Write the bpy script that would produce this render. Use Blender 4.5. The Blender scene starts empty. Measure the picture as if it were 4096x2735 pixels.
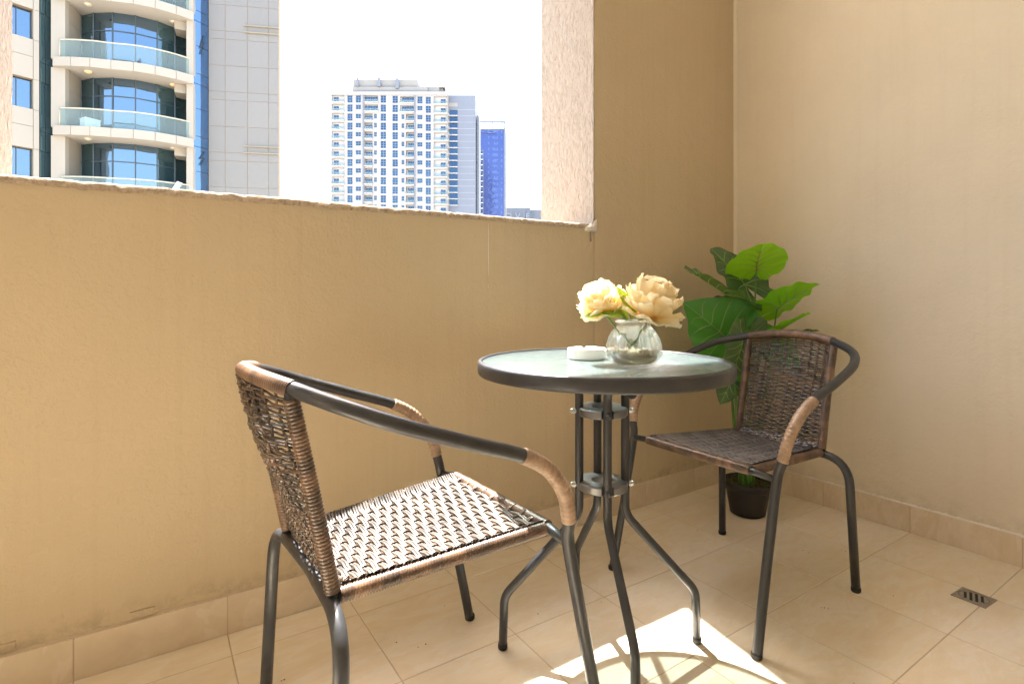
import bpy, math, random
from math import sin, cos, pi, radians
from mathutils import Vector, Matrix

random.seed(7)
S = bpy.context.scene
COL = S.collection

# ------------------------------------------------------------------ camera
cam_d = bpy.data.cameras.new('camera')
cam = bpy.data.objects.new('camera', cam_d)
COL.objects.link(cam)
cam.location = (0, 0, 0.9)
cam.rotation_euler = (radians(90), 0, radians(-33.611))
cam_d.sensor_fit = 'HORIZONTAL'
cam_d.sensor_width = 36
cam_d.lens = 19.047
cam_d.shift_y = -0.0443
cam_d.clip_start = 0.02
cam_d.clip_end = 6000
S.camera = cam

# ------------------------------------------------------------------ world and sun
SUN_EL, SUN_AZ = 62.5, 11.5            # azimuth clockwise from +y
W = bpy.data.worlds.new('World')
S.world = W
W.use_nodes = True
wn = W.node_tree
bg = wn.nodes['Background']
sky = wn.nodes.new('ShaderNodeTexSky')
sky.sky_type = 'NISHITA'
sky.sun_disc = False
sky.sun_elevation = radians(SUN_EL)
sky.sun_rotation = radians(SUN_AZ)
sky.air_density = 1.2
sky.dust_density = 4.0
sky.ozone_density = 1.0
wn.links.new(sky.outputs[0], bg.inputs[0])
bg.inputs[1].default_value = 0.15

sl = bpy.data.lights.new('sun', 'SUN')
sl.energy = 4.5
sl.angle = radians(0.7)
sl.color = (1.0, 0.965, 0.90)
so = bpy.data.objects.new('sun', sl)
COL.objects.link(so)
d = Vector((sin(radians(SUN_AZ)) * cos(radians(SUN_EL)), cos(radians(SUN_AZ)) * cos(radians(SUN_EL)), sin(radians(SUN_EL))))
so.rotation_euler = d.to_track_quat('Z', 'Y').to_euler()
so.location = (0, 0, 30)

vs = S.view_settings
S.display_settings.display_device = 'sRGB'
vs.view_transform = 'Standard'
vs.look = 'None'
vs.gamma = 1
vs.use_curve_mapping = False
vs.exposure = 2.95
cy = S.cycles
cy.use_denoising = True
cy.max_bounces = 14
cy.diffuse_bounces = 7
cy.glossy_bounces = 5
cy.transmission_bounces = 10
cy.transparent_max_bounces = 12
cy.caustics_reflective = False
cy.caustics_refractive = False
cy.sample_clamp_indirect = 8

# ------------------------------------------------------------------ materials
def mat(name, col=(.5, .5, .5), rough=.6, metal=0, spec=.5, **kw):
    m = bpy.data.materials.new(name)
    m.use_nodes = True
    p = m.node_tree.nodes['Principled BSDF']
    p.inputs['Base Color'].default_value = (*col, 1)
    p.inputs['Roughness'].default_value = rough
    p.inputs['Metallic'].default_value = metal
    p.inputs['Specular IOR Level'].default_value = spec
    for k, v in kw.items():
        p.inputs[k].default_value = v
    return m

class NT:
    """short hand for node building on a material"""
    def __init__(s, m):
        s.m = m; s.t = m.node_tree; s.n = s.t.nodes; s.l = s.t.links
        s.p = s.n['Principled BSDF']
        s.co = s.n.new('ShaderNodeTexCoord')
    def coord(s, kind='Object', scale=(1, 1, 1), rand=False):
        mp = s.n.new('ShaderNodeMapping')
        mp.inputs['Scale'].default_value = scale
        if rand:
            oi = s.n.new('ShaderNodeObjectInfo')
            mu = s.n.new('ShaderNodeVectorMath'); mu.operation = 'MULTIPLY_ADD'
            cb = s.n.new('ShaderNodeCombineXYZ')
            for i in range(3): s.l.new(oi.outputs['Random'], cb.inputs[i])
            s.l.new(cb.outputs[0], mu.inputs[0])
            mu.inputs[1].default_value = (37, 53, 19)
            s.l.new(s.co.outputs[kind], mu.inputs[2])
            s.l.new(mu.outputs[0], mp.inputs[0])
        else:
            s.l.new(s.co.outputs[kind], mp.inputs[0])
        return mp.outputs[0]
    def noise(s, vec, scale, detail=4, rough=.5, dist=0):
        n = s.n.new('ShaderNodeTexNoise')
        n.inputs['Scale'].default_value = scale
        n.inputs['Detail'].default_value = detail
        n.inputs['Roughness'].default_value = rough
        n.inputs['Distortion'].default_value = dist
        s.l.new(vec, n.inputs['Vector'])
        return n.outputs['Fac']
    def ramp(s, fac, stops):
        r = s.n.new('ShaderNodeValToRGB')
        e = r.color_ramp.elements
        while len(e) < len(stops): e.new(.5)
        for k, (p, c) in enumerate(stops):
            e[k].position = p
            e[k].color = (*c, 1) if len(c) == 3 else c
        s.l.new(fac, r.inputs[0])
        return r.outputs[0]
    def mix(s, fac, a, b, mode='MIX'):
        x = s.n.new('ShaderNodeMix'); x.data_type = 'RGBA'; x.blend_type = mode
        for sock, v in ((x.inputs[0], fac), (x.inputs[6], a), (x.inputs[7], b)):
            if isinstance(v, (int, float)): sock.default_value = v
            elif isinstance(v, tuple): sock.default_value = (*v, 1)
            else: s.l.new(v, sock)
        return x.outputs[2]
    def math(s, op, a, b=0):
        x = s.n.new('ShaderNodeMath'); x.operation = op
        for sock, v in ((x.inputs[0], a), (x.inputs[1], b)):
            if isinstance(v, (int, float)): sock.default_value = v
            else: s.l.new(v, sock)
        return x.outputs[0]
    def col(s, c): s.l.new(c, s.p.inputs['Base Color'])
    def rgh(s, c): s.l.new(c, s.p.inputs['Roughness'])
    def bump(s, h, strength=.3, dist=.01, prev=None):
        b = s.n.new('ShaderNodeBump')
        b.inputs['Strength'].default_value = strength
        b.inputs['Distance'].default_value = dist
        s.l.new(h, b.inputs['Height'])
        if prev is not None: s.l.new(prev, b.inputs['Normal'])
        s.l.new(b.outputs[0], s.p.inputs['Normal'])
        return b.outputs[0]

def plaster(name, base, seedoff=0.0, streak=.26, grime=.42):
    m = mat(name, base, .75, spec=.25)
    t = NT(m)
    v = t.coord()
    big = t.noise(v, 1.7 + seedoff, 5, .6)
    c = t.mix(big, tuple(x * .90 for x in base), tuple(min(1, x * 1.09) for x in base))
    vs_ = t.coord(scale=(14, 14, .5))                      # rain streaks running down
    st = t.noise(vs_, 2.2, 6, .65)
    stm = t.ramp(st, [(.50, (1, 1, 1)), (.72, (.84, .80, .74))])
    c = t.mix(streak, c, stm, 'MULTIPLY')
    sp = t.noise(v, 75, 3, .7)
    spm = t.ramp(sp, [(.66, (1, 1, 1)), (.75, (.66, .60, .52))])
    pat = t.ramp(t.noise(v, 3.2, 4, .6), [(.48, (0, 0, 0)), (.66, (1, 1, 1))])
    c = t.mix(t.math('MULTIPLY', pat, .5), c, t.mix(1.0, c, spm, 'MULTIPLY'))
    # grime collected just above the skirting
    sep = t.n.new('ShaderNodeSeparateXYZ'); t.l.new(t.co.outputs['Object'], sep.inputs[0])
    mr = t.n.new('ShaderNodeMapRange'); t.l.new(sep.outputs['Z'], mr.inputs[0])
    mr.inputs[1].default_value = .10; mr.inputs[2].default_value = .17
    mr.inputs[3].default_value = 1; mr.inputs[4].default_value = 0
    gr = t.ramp(t.noise(v, 22, 5, .7), [(.44, (0, 0, 0)), (.62, (1, 1, 1))])
    g = t.math('MULTIPLY', mr.outputs[0], gr)
    c = t.mix(t.math('MULTIPLY', g, grime), c, (.21, .165, .115))
    t.col(c)
    h1 = t.noise(v, 95, 4, .6)
    b1 = t.bump(h1, .42, .006)
    h2 = t.noise(v, 22, 3, .5)
    t.bump(h2, .32, .012, b1)
    return m

M = {}
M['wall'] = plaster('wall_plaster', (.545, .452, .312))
M['wall_side'] = plaster('side_wall_plaster', (.70, .635, .52), .4, .15, .22)  # lighter than wall: this side's brighter, more neutral light is in the base colour

def stucco():
    m = mat('rough_stucco', (.70, .56, .43), .9, spec=.15)
    t = NT(m)
    v = t.coord(scale=(1, 1, .45))
    h = t.noise(v, 95, 4, .6, .5)
    c = t.ramp(h, [(.3, (.29, .236, .19)), (.5, (.355, .307, .258)), (.75, (.39, .342, .292))])
    t.col(c)
    t.bump(h, 1.0, .012)
    return m
M['stucco'] = stucco()

def sill():
    m = mat('rough_sill', (.4, .3, .2), .95, spec=.1)
    t = NT(m); v = t.coord()
    h = t.noise(v, 90, 5, .7)
    t.col(t.ramp(h, [(.30, (.27, .18, .125)), (.44, (.48, .38, .285)), (.62, (.60, .51, .41))]))
    t.bump(h, 1.0, .01)
    return m
M['sill'] = sill()
M['white_plaster'] = mat('white_filler_plaster', (.74, .70, .65), .85)
t = NT(M['white_plaster']); t.bump(t.noise(t.coord(), 60, 4, .6), .5, .006)

def tile_mat(name, a, b, cdark):
    m = mat(name, a, .34, spec=.45)
    t = NT(m)
    v = t.coord(scale=(1.0, 2.6, 1.0), rand=True)
    n1 = t.noise(v, 5.0, 4, .62, 1.1)
    c = t.ramp(n1, [(.30, cdark), (.44, a), (.50, a), (.525, b), (.62, tuple((x + y) / 2 for x, y in zip(a, b))), (.66, b), (.80, a)])
    n2 = t.noise(v, 16, 4, .6, .5)
    c = t.mix(.35, c, t.ramp(n2, [(.35, tuple(x * .92 for x in a)), (.6, b)]))
    oi = t.n.new('ShaderNodeObjectInfo')
    tint = t.ramp(oi.outputs['Random'], [(0, (.95, .94, .92)), (1, (1, 1, 1))])
    c = t.mix(1.0, c, tint, 'MULTIPLY')
    w = t.coord('Object', rand=True)
    dirt = t.ramp(t.noise(w, 48, 5, .75), [(.70, (1, 1, 1)), (.80, (.72, .66, .58))])
    c = t.mix(.5, c, dirt, 'MULTIPLY')
    t.col(c)
    t.rgh(t.ramp(t.noise(v, 9, 4, .6), [(.3, (.30,) * 3), (.7, (.46,) * 3)]))
    t.bump(n2, .05, .004)
    return m
M['tile'] = tile_mat('floor_tile', (.80, .695, .535), (.83, .76, .645), (.77, .65, .475))
M['skirt_tile'] = tile_mat('skirting_tile', (.66, .56, .425), (.72, .635, .52), (.62, .515, .375))
M['grout_light'] = mat('light_mortar', (.52, .42, .30), .9)
M['grout'] = mat('grout', (.56, .45, .33), .9)
M['ceiling'] = mat('ceiling_paint', (.80, .79, .76), .8)

def dark_metal():
    m = mat('charcoal_tube', (.04, .042, .05), .34, metal=.12, spec=.65)
    t = NT(m); v = t.coord()
    t.rgh(t.ramp(t.noise(v, 60, 4, .6), [(.3, (.30,) * 3), (.7, (.44,) * 3)]))
    dust = t.ramp(t.noise(v, 9, 6, .7), [(.45, (.028, .031, .038)), (.75, (.055, .057, .062))])
    t.col(dust)
    t.bump(t.noise(v, 420, 2, .5), .06, .001)
    return m
M['tube'] = dark_metal()
M['rubber'] = mat('rubber_foot', (.02, .02, .021), .7)
M['steel'] = mat('zinc_bolt', (.55, .55, .56), .3, metal=1)
M['bracket'] = mat('cast_bracket', (.22, .22, .23), .3, metal=.6)
t = NT(M['bracket']); t.bump(t.noise(t.coord(), 160, 3, .6), .12, .002)

def rattan(name, lo, hi, rough=.32):
    m = mat(name, lo, rough, spec=.6)
    t = NT(m)
    v = t.coord()
    n = t.noise(v, 17, 3, .6, .4)
    f = t.noise(t.coord(scale=(1, 1, 1)), 260, 2, .5)
    c = t.ramp(n, [(.36, lo), (.52, tuple((a + b) / 2 for a, b in zip(lo, hi))), (.66, hi)])
    c = t.mix(.35, c, t.ramp(f, [(.3, (.4, .4, .4)), (.7, (1, 1, 1))]), 'MULTIPLY')
    t.col(c)
    return m
M['rattan'] = rattan('brown_black_resin_rattan', (.022, .017, .015), (.125, .078, .048), .24)
M['rattan_dark'] = rattan('dark_resin_rattan', (.018, .015, .014), (.06, .04, .027), .26)
M['rattan_brown'] = rattan('brown_resin_wrap', (.085, .048, .03), (.26, .155, .095), .36)
M['rattan_seat'] = rattan('silver_sheen_resin_rattan', (.062, .055, .051), (.145, .122, .105), .38)  # silvery glare on the seat strands put into a paler, greyer base
M['rattan_seat'].node_tree.nodes['Principled BSDF'].inputs['Specular IOR Level'].default_value = .55
M['rattan_back'] = rattan('grey_brown_resin_rattan', (.030, .026, .024), (.125, .094, .073), .27)
M['rattan_back'].node_tree.nodes['Principled BSDF'].inputs['Specular IOR Level'].default_value = .95
M['rattan_mid'] = rattan('mid_brown_resin_wrap', (.06, .038, .027), (.17, .105, .068), .34)
M['rattan_tan'] = rattan('tan_resin_wrap', (.30, .20, .135), (.47, .33, .23), .38)

def table_glass():
    m = mat('rippled_table_glass', (.44, .57, .58), .1, spec=.8)
    t = NT(m)
    v = t.coord(scale=(2.5, 11, 1))
    mp_ = v.node; mp_.inputs['Rotation'].default_value = (0, 0, radians(-36))
    h = t.noise(v, 5, 5, .55, 1.6)
    bn = t.bump(h, .28, .010)
    t.p.inputs['Roughness'].default_value = .05
    t.p.inputs['Transmission Weight'].default_value = .62
    t.p.inputs['IOR'].default_value = 1.5
    tr = t.n.new('ShaderNodeBsdfTransparent'); tr.inputs[0].default_value = (.80, .88, .86, 1)
    ms = t.n.new('ShaderNodeMixShader'); ms.inputs[0].default_value = .42
    out = t.n['Material Output']
    t.l.new(t.p.outputs[0], ms.inputs[1]); t.l.new(tr.outputs[0], ms.inputs[2]); t.l.new(ms.outputs[0], out.inputs[0])
    return m
M['table_glass'] = table_glass()

def clear_glass(name, tint=(1, 1, 1), mixt=.35, rough=0.0, ior=1.48):
    m = mat(name, tint, rough, **{'Transmission Weight': 1.0, 'IOR': ior})
    t = NT(m)
    tr = t.n.new('ShaderNodeBsdfTransparent'); tr.inputs[0].default_value = (*tint, 1)
    ms = t.n.new('ShaderNodeMixShader'); ms.inputs[0].default_value = mixt
    t.l.new(t.p.outputs[0], ms.inputs[1]); t.l.new(tr.outputs[0], ms.inputs[2]); t.l.new(ms.outputs[0], t.n['Material Output'].inputs[0])
    return m
M['vase_glass'] = clear_glass('clear_vase_glass', (.985, .99, .98), .58)
M['bead'] = mat('cream_glass_bead', (.90, .885, .80), .15, **{'Transmission Weight': .1, 'IOR': 1.4})
t = NT(M['bead']); tb_ = t.n.new('ShaderNodeBsdfTranslucent'); tb_.inputs[0].default_value = (.95, .94, .86, 1)
ms = t.n.new('ShaderNodeMixShader'); ms.inputs[0].default_value = .55
t.l.new(t.p.outputs[0], ms.inputs[1]); t.l.new(tb_.outputs[0], ms.inputs[2]); t.l.new(ms.outputs[0], t.n['Material Output'].inputs[0])
M['ceramic'] = mat('white_ceramic', (.86, .84, .82), .18, spec=.6)

def leaf_mat(name, base, vein_light, transl=.3, rough=.24):
    m = mat(name, base, rough, spec=.5)
    t = NT(m); v = t.coord()
    n = t.noise(v, 14, 4, .6)
    c = t.mix(n, tuple(x * .75 for x in base), tuple(x * 1.25 for x in base))
    t.col(c)
    t.bump(t.noise(v, 55, 3, .5), .12, .004)
    tb = t.n.new('ShaderNodeBsdfTranslucent')
    tb.inputs[0].default_value = (base[0] * 3.0, base[1] * 2.6, base[2] * .8, 1)
    ms = t.n.new('ShaderNodeMixShader'); ms.inputs[0].default_value = transl
    t.l.new(t.p.outputs[0], ms.inputs[1]); t.l.new(tb.outputs[0], ms.inputs[2]); t.l.new(ms.outputs[0], t.n['Material Output'].inputs[0])
    return m
M['leaf'] = leaf_mat('green_leaf', (.068, .27, .062), .3, .36)
M['leaf_backlit'] = leaf_mat('backlit_green_leaf', (.135, .34, .028), .3, .5)  # light shining through the leaf is put into a brighter base colour
M['leaf_dark'] = leaf_mat('dark_leaf', (.075, .15, .06), .3, .22)
M['leaf_brown'] = leaf_mat('brown_green_leaf', (.075, .066, .04), .3, .14)
M['vein'] = mat('leaf_vein', (.26, .42, .12), .45)
M['vein_gold'] = mat('leaf_vein_yellow', (.30, .31, .05), .45)
M['stem'] = mat('plant_stem', (.09, .22, .035), .4)
M['pot'] = mat('black_plastic_pot', (.013, .013, .014), .55)
M['soil'] = mat('soil', (.06, .04, .025), .95)
M['moss'] = mat('dry_moss', (.20, .155, .055), .9)

def petal_mat(name, outer, inner, transl=.35):
    m = mat(name, outer, .6, spec=.2)
    t = NT(m)
    sep = t.n.new('ShaderNodeSeparateXYZ'); t.l.new(t.co.outputs['Generated'], sep.inputs[0])
    c = t.ramp(sep.outputs['Y'], [(.0, inner), (.35, tuple(a * .5 + b * .5 for a, b in zip(outer, inner))), (.8, outer)])
    t.col(c)
    t.bump(t.noise(t.coord(scale=(90, 6, 1)), 3, 3, .5), .15, .003)
    tb = t.n.new('ShaderNodeBsdfTranslucent'); t.l.new(c, tb.inputs[0])
    ms = t.n.new('ShaderNodeMixShader'); ms.inputs[0].default_value = transl
    t.l.new(t.p.outputs[0], ms.inputs[1]); t.l.new(tb.outputs[0], ms.inputs[2]); t.l.new(ms.outputs[0], t.n['Material Output'].inputs[0])
    return m
M['petal'] = petal_mat('cream_petal', (.97, .89, .65), (.96, .70, .24), .5)
M['petal_in'] = petal_mat('apricot_petal', (.96, .81, .45), (.95, .60, .14), .52)
M['flower_leaf'] = leaf_mat('flower_leaf', (.17, .27, .05), .3, .4, .45)

M['cladding'] = mat('beige_cladding', (0.225, 0.197, 0.154), .55)
t = NT(M['cladding']); t.col(t.mix(t.noise(t.coord(), 3, 4, .6), (.245, .215, .172), (.268, .237, .19)))
M['cladding_white'] = mat('white_cladding', (0.271, 0.247, 0.200), .5)
M['gray_panel'] = mat('gray_aluminium_panel', (.47, .45, .425), .45)
t = NT(M['gray_panel'])
oi = t.n.new('ShaderNodeObjectInfo')
t.col(t.mix(oi.outputs['Random'], (.151, .146, .134), (.162, .156, .144)))
M['joint'] = mat('panel_joint_sealant', (0.220, 0.165, 0.105), .8)
M['soffit'] = mat('soffit_paint', (0.286, 0.265, 0.227), .7)
M['rail'] = mat('cream_rail', (.36, .33, .255), .35)
M['rod'] = mat('beige_rod', (.20, .175, .12), .5)
M['lamp_glass'] = mat('amber_lamp_glass', (.62, .40, .20), .35)

def bglass(name, tint, base, refl=.55, rough=.02, wav=.0):
    m = mat(name, base, .15, spec=.5)
    t = NT(m)
    gl = t.n.new('ShaderNodeBsdfGlossy'); gl.inputs['Color'].default_value = (*tint, 1); gl.inputs['Roughness'].default_value = rough
    if wav:
        b = t.n.new('ShaderNodeBump'); b.inputs['Strength'].default_value = wav; b.inputs['Distance'].default_value = .1
        t.l.new(t.noise(t.coord(), .9, 2, .5), b.inputs['Height']); t.l.new(b.outputs[0], gl.inputs['Normal'])
    ms = t.n.new('ShaderNodeMixShader'); ms.inputs[0].default_value = refl
    t.l.new(t.p.outputs[0], ms.inputs[1]); t.l.new(gl.outputs[0], ms.inputs[2]); t.l.new(ms.outputs[0], t.n['Material Output'].inputs[0])
    return m
M['facade_glass'] = bglass('blue_facade_glass', (0.193, 0.268, 0.350), (0.006, 0.022, 0.033), .6, .01, .05)
M['dark_glass'] = bglass('dark_teal_glass', (.14, .22, .25), (.035, .07, .08), .45, .02, .04)
M['slit_glass'] = bglass('bright_blue_glass', (0.145, 0.220, 0.344), (0.007, 0.031, 0.069), .7, .01, .03)
M['far_glass'] = bglass('far_blue_glass', (0.051, 0.113, 0.193), (0.005, 0.025, 0.060), .5, .05)
M['far_glass_b'] = bglass('far_deep_blue_glass', (0.040, 0.094, 0.182), (0.003, 0.020, 0.048), .5, .05)
M['violet_glass'] = bglass('violet_blue_glass', (0.062, 0.091, 0.228), (0.048, 0.068, 0.205), .35, .08)
M['violet_glass_b'] = bglass('pale_violet_blue_glass', (0.093, 0.129, 0.269), (0.076, 0.105, 0.258), .35, .08)
M['rail_glass'] = mat('railing_glass', (.22, .29, .28), .08, spec=.6)
t = NT(M['rail_glass']); tr = t.n.new('ShaderNodeBsdfTransparent'); tr.inputs[0].default_value = (.80, .93, .91, 1)
ms = t.n.new('ShaderNodeMixShader'); ms.inputs[0].default_value = .66
t.l.new(t.p.outputs[0], ms.inputs[1]); t.l.new(tr.outputs[0], ms.inputs[2]); t.l.new(ms.outputs[0], t.n['Material Output'].inputs[0])
M['strip_back'] = mat('teal_mullion', (.05, .085, .095), .4)
M['mullion'] = mat('dark_mullion', (.03, .045, .055), .4)
M['far_wall'] = mat('far_cream_wall', (0.282, 0.275, 0.265), .7)
M['roof_wall'] = mat('roof_block_wall', (0.227, 0.219, 0.201), .7)
M['far_white'] = mat('far_white_wall', (0.399, 0.399, 0.404), .7)
M['far_blue_gray'] = mat('far_bluish_wall', (0.141, 0.161, 0.199), .7)
M['far_gray'] = mat('far_gray_wall', (.125, .142, .17), .7)
M['far_frame'] = mat('far_window_frame', (0.192, 0.215, 0.237), .5)
M['letter'] = mat('gray_sign_letter', (.22, .25, .30), .6)
M['ground'] = mat('city_ground', (.36, .32, .27), .9)
t = NT(M['ground']); t.col(t.mix(t.noise(t.coord(), .02, 6, .6), (.30, .27, .23), (.42, .37, .31)))
M['pigeon'] = mat('pigeon_feather', (.06, .065, .085), .6)
M['white_plastic'] = mat('white_plastic', (.72, .74, .77), .4)
M['mark'] = mat('dark_speck', (.05, .04, .03), .9)

# ------------------------------------------------------------------ mesh builder
class MB:
    def __init__(s): s.v = []; s.f = []; s.m = []; s.s = []
    def add(s, vs, fs, mi=0, smooth=False):
        o = len(s.v)
        s.v += [tuple(v) for v in vs]
        for f in fs:
            s.f.append(tuple(i + o for i in f)); s.m.append(mi); s.s.append(smooth)
    def box(s, a, b, mi=0):
        x0, y0, z0 = a; x1, y1, z1 = b
        vs = [(x0, y0, z0), (x1, y0, z0), (x1, y1, z0), (x0, y1, z0), (x0, y0, z1), (x1, y0, z1), (x1, y1, z1), (x0, y1, z1)]
        s.add(vs, [(0, 3, 2, 1), (4, 5, 6, 7), (0, 1, 5, 4), (1, 2, 6, 5), (2, 3, 7, 6), (3, 0, 4, 7)], mi)
    def bbox(s, a, b, bev, mi=0):
        """box with its upper edges bevelled all round (for tiles, panels seen from +z)"""
        x0, y0, z0 = a; x1, y1, z1 = b
        vs = [(x0, y0, z0), (x1, y0, z0), (x1, y1, z0), (x0, y1, z0),
              (x0, y0, z1 - bev), (x1, y0, z1 - bev), (x1, y1, z1 - bev), (x0, y1, z1 - bev),
              (x0 + bev, y0 + bev, z1), (x1 - bev, y0 + bev, z1), (x1 - bev, y1 - bev, z1), (x0 + bev, y1 - bev, z1)]
        fs = [(0, 3, 2, 1), (8, 9, 10, 11)]
        for k in range(4):
            n = (k + 1) % 4
            fs += [(k, n, n + 4, k + 4), (k + 4, n + 4, n + 8, k + 8)]
        s.add(vs, fs, mi)
    def prism(s, pts, z0, z1, mi=0, cap=True):
        n = len(pts)
        vs = [(p[0], p[1], z0) for p in pts] + [(p[0], p[1], z1) for p in pts]
        fs = [(k, (k + 1) % n, (k + 1) % n + n, k + n) for k in range(n)]
        if cap: fs += [tuple(range(n - 1, -1, -1)), tuple(range(n, 2 * n))]
        s.add(vs, fs, mi)
    def tube(s, path, r, sides=10, mi=0, caps=True, flat=1.0, up=None, mis=None):
        """swept tube; r number or list; flat squeezes along the frame's second axis; mis = material per segment"""
        P = [Vector(p) for p in path]; n = len(P)
        R = r if isinstance(r, (list, tuple)) else [r] * n
        T = []
        for k in range(n):
            tt = (P[min(k + 1, n - 1)] - P[max(k - 1, 0)])
            T.append(tt.normalized() if tt.length > 1e-9 else Vector((0, 0, 1)))
        ref = Vector(up) if up is not None else (Vector((0, 0, 1)) if abs(T[0].z) < .9 else Vector((1, 0, 0)))
        N = (ref - T[0] * ref.dot(T[0])).normalized()
        vs = []
        for k in range(n):
            if up is not None:
                u = Vector(up) if not callable(up) else Vector(up(k))
                N = u - T[k] * u.dot(T[k])
            else:
                N = N - T[k] * N.dot(T[k])
            N = N.normalized() if N.length > 1e-9 else T[k].orthogonal().normalized()
            B = T[k].cross(N)
            for j in range(sides):
                a = 2 * pi * j / sides
                vs.append(P[k] + B * (cos(a) * R[k]) + N * (sin(a) * R[k] * flat))
        o = len(s.v); s.v += [tuple(v) for v in vs]
        for k in range(n - 1):
            m_ = mis[k] if mis else mi
            for j in range(sides):
                j2 = (j + 1) % sides
                s.f.append((o + k * sides + j, o + k * sides + j2, o + (k + 1) * sides + j2, o + (k + 1) * sides + j)); s.m.append(m_); s.s.append(True)
        if caps:
            s.f.append(tuple(o + j for j in range(sides - 1, -1, -1))); s.m.append(mi); s.s.append(False)
            s.f.append(tuple(o + (n - 1) * sides + j for j in range(sides))); s.m.append(mi); s.s.append(False)
    def lathe(s, prof, seg=32, c=(0, 0, 0), mi=0, rfun=None, close=False):
        o = len(s.v); n = len(prof)
        for k, (r, z) in enumerate(prof):
            for j in range(seg):
                a = 2 * pi * j / seg
                q = r * (rfun(a, z) if rfun else 1)
                s.v.append((c[0] + q * cos(a), c[1] + q * sin(a), c[2] + z))
        rng = range(n) if close else range(n - 1)
        for k in rng:
            k2 = (k + 1) % n
            for j in range(seg):
                j2 = (j + 1) % seg
                s.f.append((o + k * seg + j, o + k * seg + j2, o + k2 * seg + j2, o + k2 * seg + j)); s.m.append(mi); s.s.append(True)
    def sphere(s, c, r, seg=10, rings=7, mi=0, sc=(1, 1, 1)):
        o = len(s.v)
        for i in range(rings + 1):
            th = pi * i / rings
            for j in range(seg):
                a = 2 * pi * j / seg
                s.v.append((c[0] + r * sc[0] * sin(th) * cos(a), c[1] + r * sc[1] * sin(th) * sin(a), c[2] + r * sc[2] * cos(th)))
        for i in range(rings):
            for j in range(seg):
                j2 = (j + 1) % seg
                s.f.append((o + i * seg + j, o + (i + 1) * seg + j, o + (i + 1) * seg + j2, o + i * seg + j2)); s.m.append(mi); s.s.append(True)
    def grid(s, P, mi=0, smooth=True):
        nu = len(P); nv = len(P[0]); o = len(s.v)
        for row in P: s.v += [tuple(p) for p in row]
        for i in range(nu - 1):
            for j in range(nv - 1):
                s.f.append((o + i * nv + j, o + (i + 1) * nv + j, o + (i + 1) * nv + j + 1, o + i * nv + j + 1)); s.m.append(mi); s.s.append(smooth)
    def mesh(s, name, mats):
        me = bpy.data.meshes.new(name)
        me.from_pydata(s.v, [], s.f)
        for m_ in (mats if isinstance(mats, (list, tuple)) else [mats]): me.materials.append(m_)
        me.polygons.foreach_set('material_index', s.m)
        me.polygons.foreach_set('use_smooth', s.s)
        me.update()
        return me
    def obj(s, name, mats, parent=None, **kw):
        return link(name, s.mesh(name, mats), parent, **kw)

def link(name, data, parent=None, loc=None, rot=None, scale=None):
    o = bpy.data.objects.new(name, data)
    COL.objects.link(o)
    if parent is not None: o.parent = parent
    if loc is not None: o.location = loc
    if rot is not None: o.rotation_euler = rot
    if scale is not None: o.scale = scale
    return o
def tag(o, label, cat, group=None, kind=None):
    o['label'] = label; o['category'] = cat
    if group: o['group'] = group
    if kind: o['kind'] = kind
    return o
def thing(name, label, cat, loc=(0, 0, 0), rz=0, group=None):
    return tag(link(name, None, None, loc, (0, 0, rz)), label, cat, group)
def structure(o): o['kind'] = 'structure'; return o
def stuff(o): o['kind'] = 'stuff'; return o
def copy_tree(o, parent=None):
    c = o.copy(); COL.objects.link(c)
    if parent is not None: c.parent = parent
    for ch in list(o.children): copy_tree(ch, c)
    return c

def catmull(pts, n=8, closed=False):
    P = [Vector(p) for p in pts]; out = []; m = len(P)
    for i in range(m - 1):
        p0 = P[i - 1] if i > 0 else P[0] * 2 - P[1]
        p1, p2 = P[i], P[i + 1]
        p3 = P[i + 2] if i + 2 < m else P[-1] * 2 - P[-2]
        for k in range(n):
            t_ = k / n
            out.append(.5 * ((2 * p1) + (p2 - p0) * t_ + (2 * p0 - 5 * p1 + 4 * p2 - p3) * t_ ** 2 + (3 * p1 - p0 - 3 * p2 + p3) * t_ ** 3))
    out.append(P[-1])
    return out
def fillet(pts, rad, n=7):
    P = [Vector(p) for p in pts]; out = [P[0]]
    for i in range(1, len(P) - 1):
        a, b, c = P[i - 1], P[i], P[i + 1]
        u = (a - b).normalized(); w = (c - b).normalized()
        ang = u.angle(w); r = rad[i - 1] if isinstance(rad, (list, tuple)) else rad
        dd = min(r / math.tan(ang / 2), (a - b).length * .49, (c - b).length * .49)
        s0, s1 = b + u * dd, b + w * dd
        for k in range(n + 1):
            t_ = k / n
            out.append(s0 * (1 - t_) ** 2 + b * 2 * t_ * (1 - t_) + s1 * t_ ** 2)
    out.append(P[-1])
    return out
def resample(path, step):
    P = [Vector(p) for p in path]; L = [0]
    for i in range(1, len(P)): L.append(L[-1] + (P[i] - P[i - 1]).length)
    n = max(2, int(L[-1] / step)); out = []; j = 0
    for k in range(n + 1):
        s_ = L[-1] * k / n
        while j < len(L) - 2 and L[j + 1] < s_: j += 1
        f = (s_ - L[j]) / max(1e-9, L[j + 1] - L[j])
        out.append(P[j].lerp(P[j + 1], f))
    return out
def sub_path(path, s0, s1):
    """part of a dense path between two arc length fractions"""
    P = resample(path, .002); n = len(P)
    return P[int(s0 * (n - 1)):int(s1 * (n - 1)) + 1]

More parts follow.
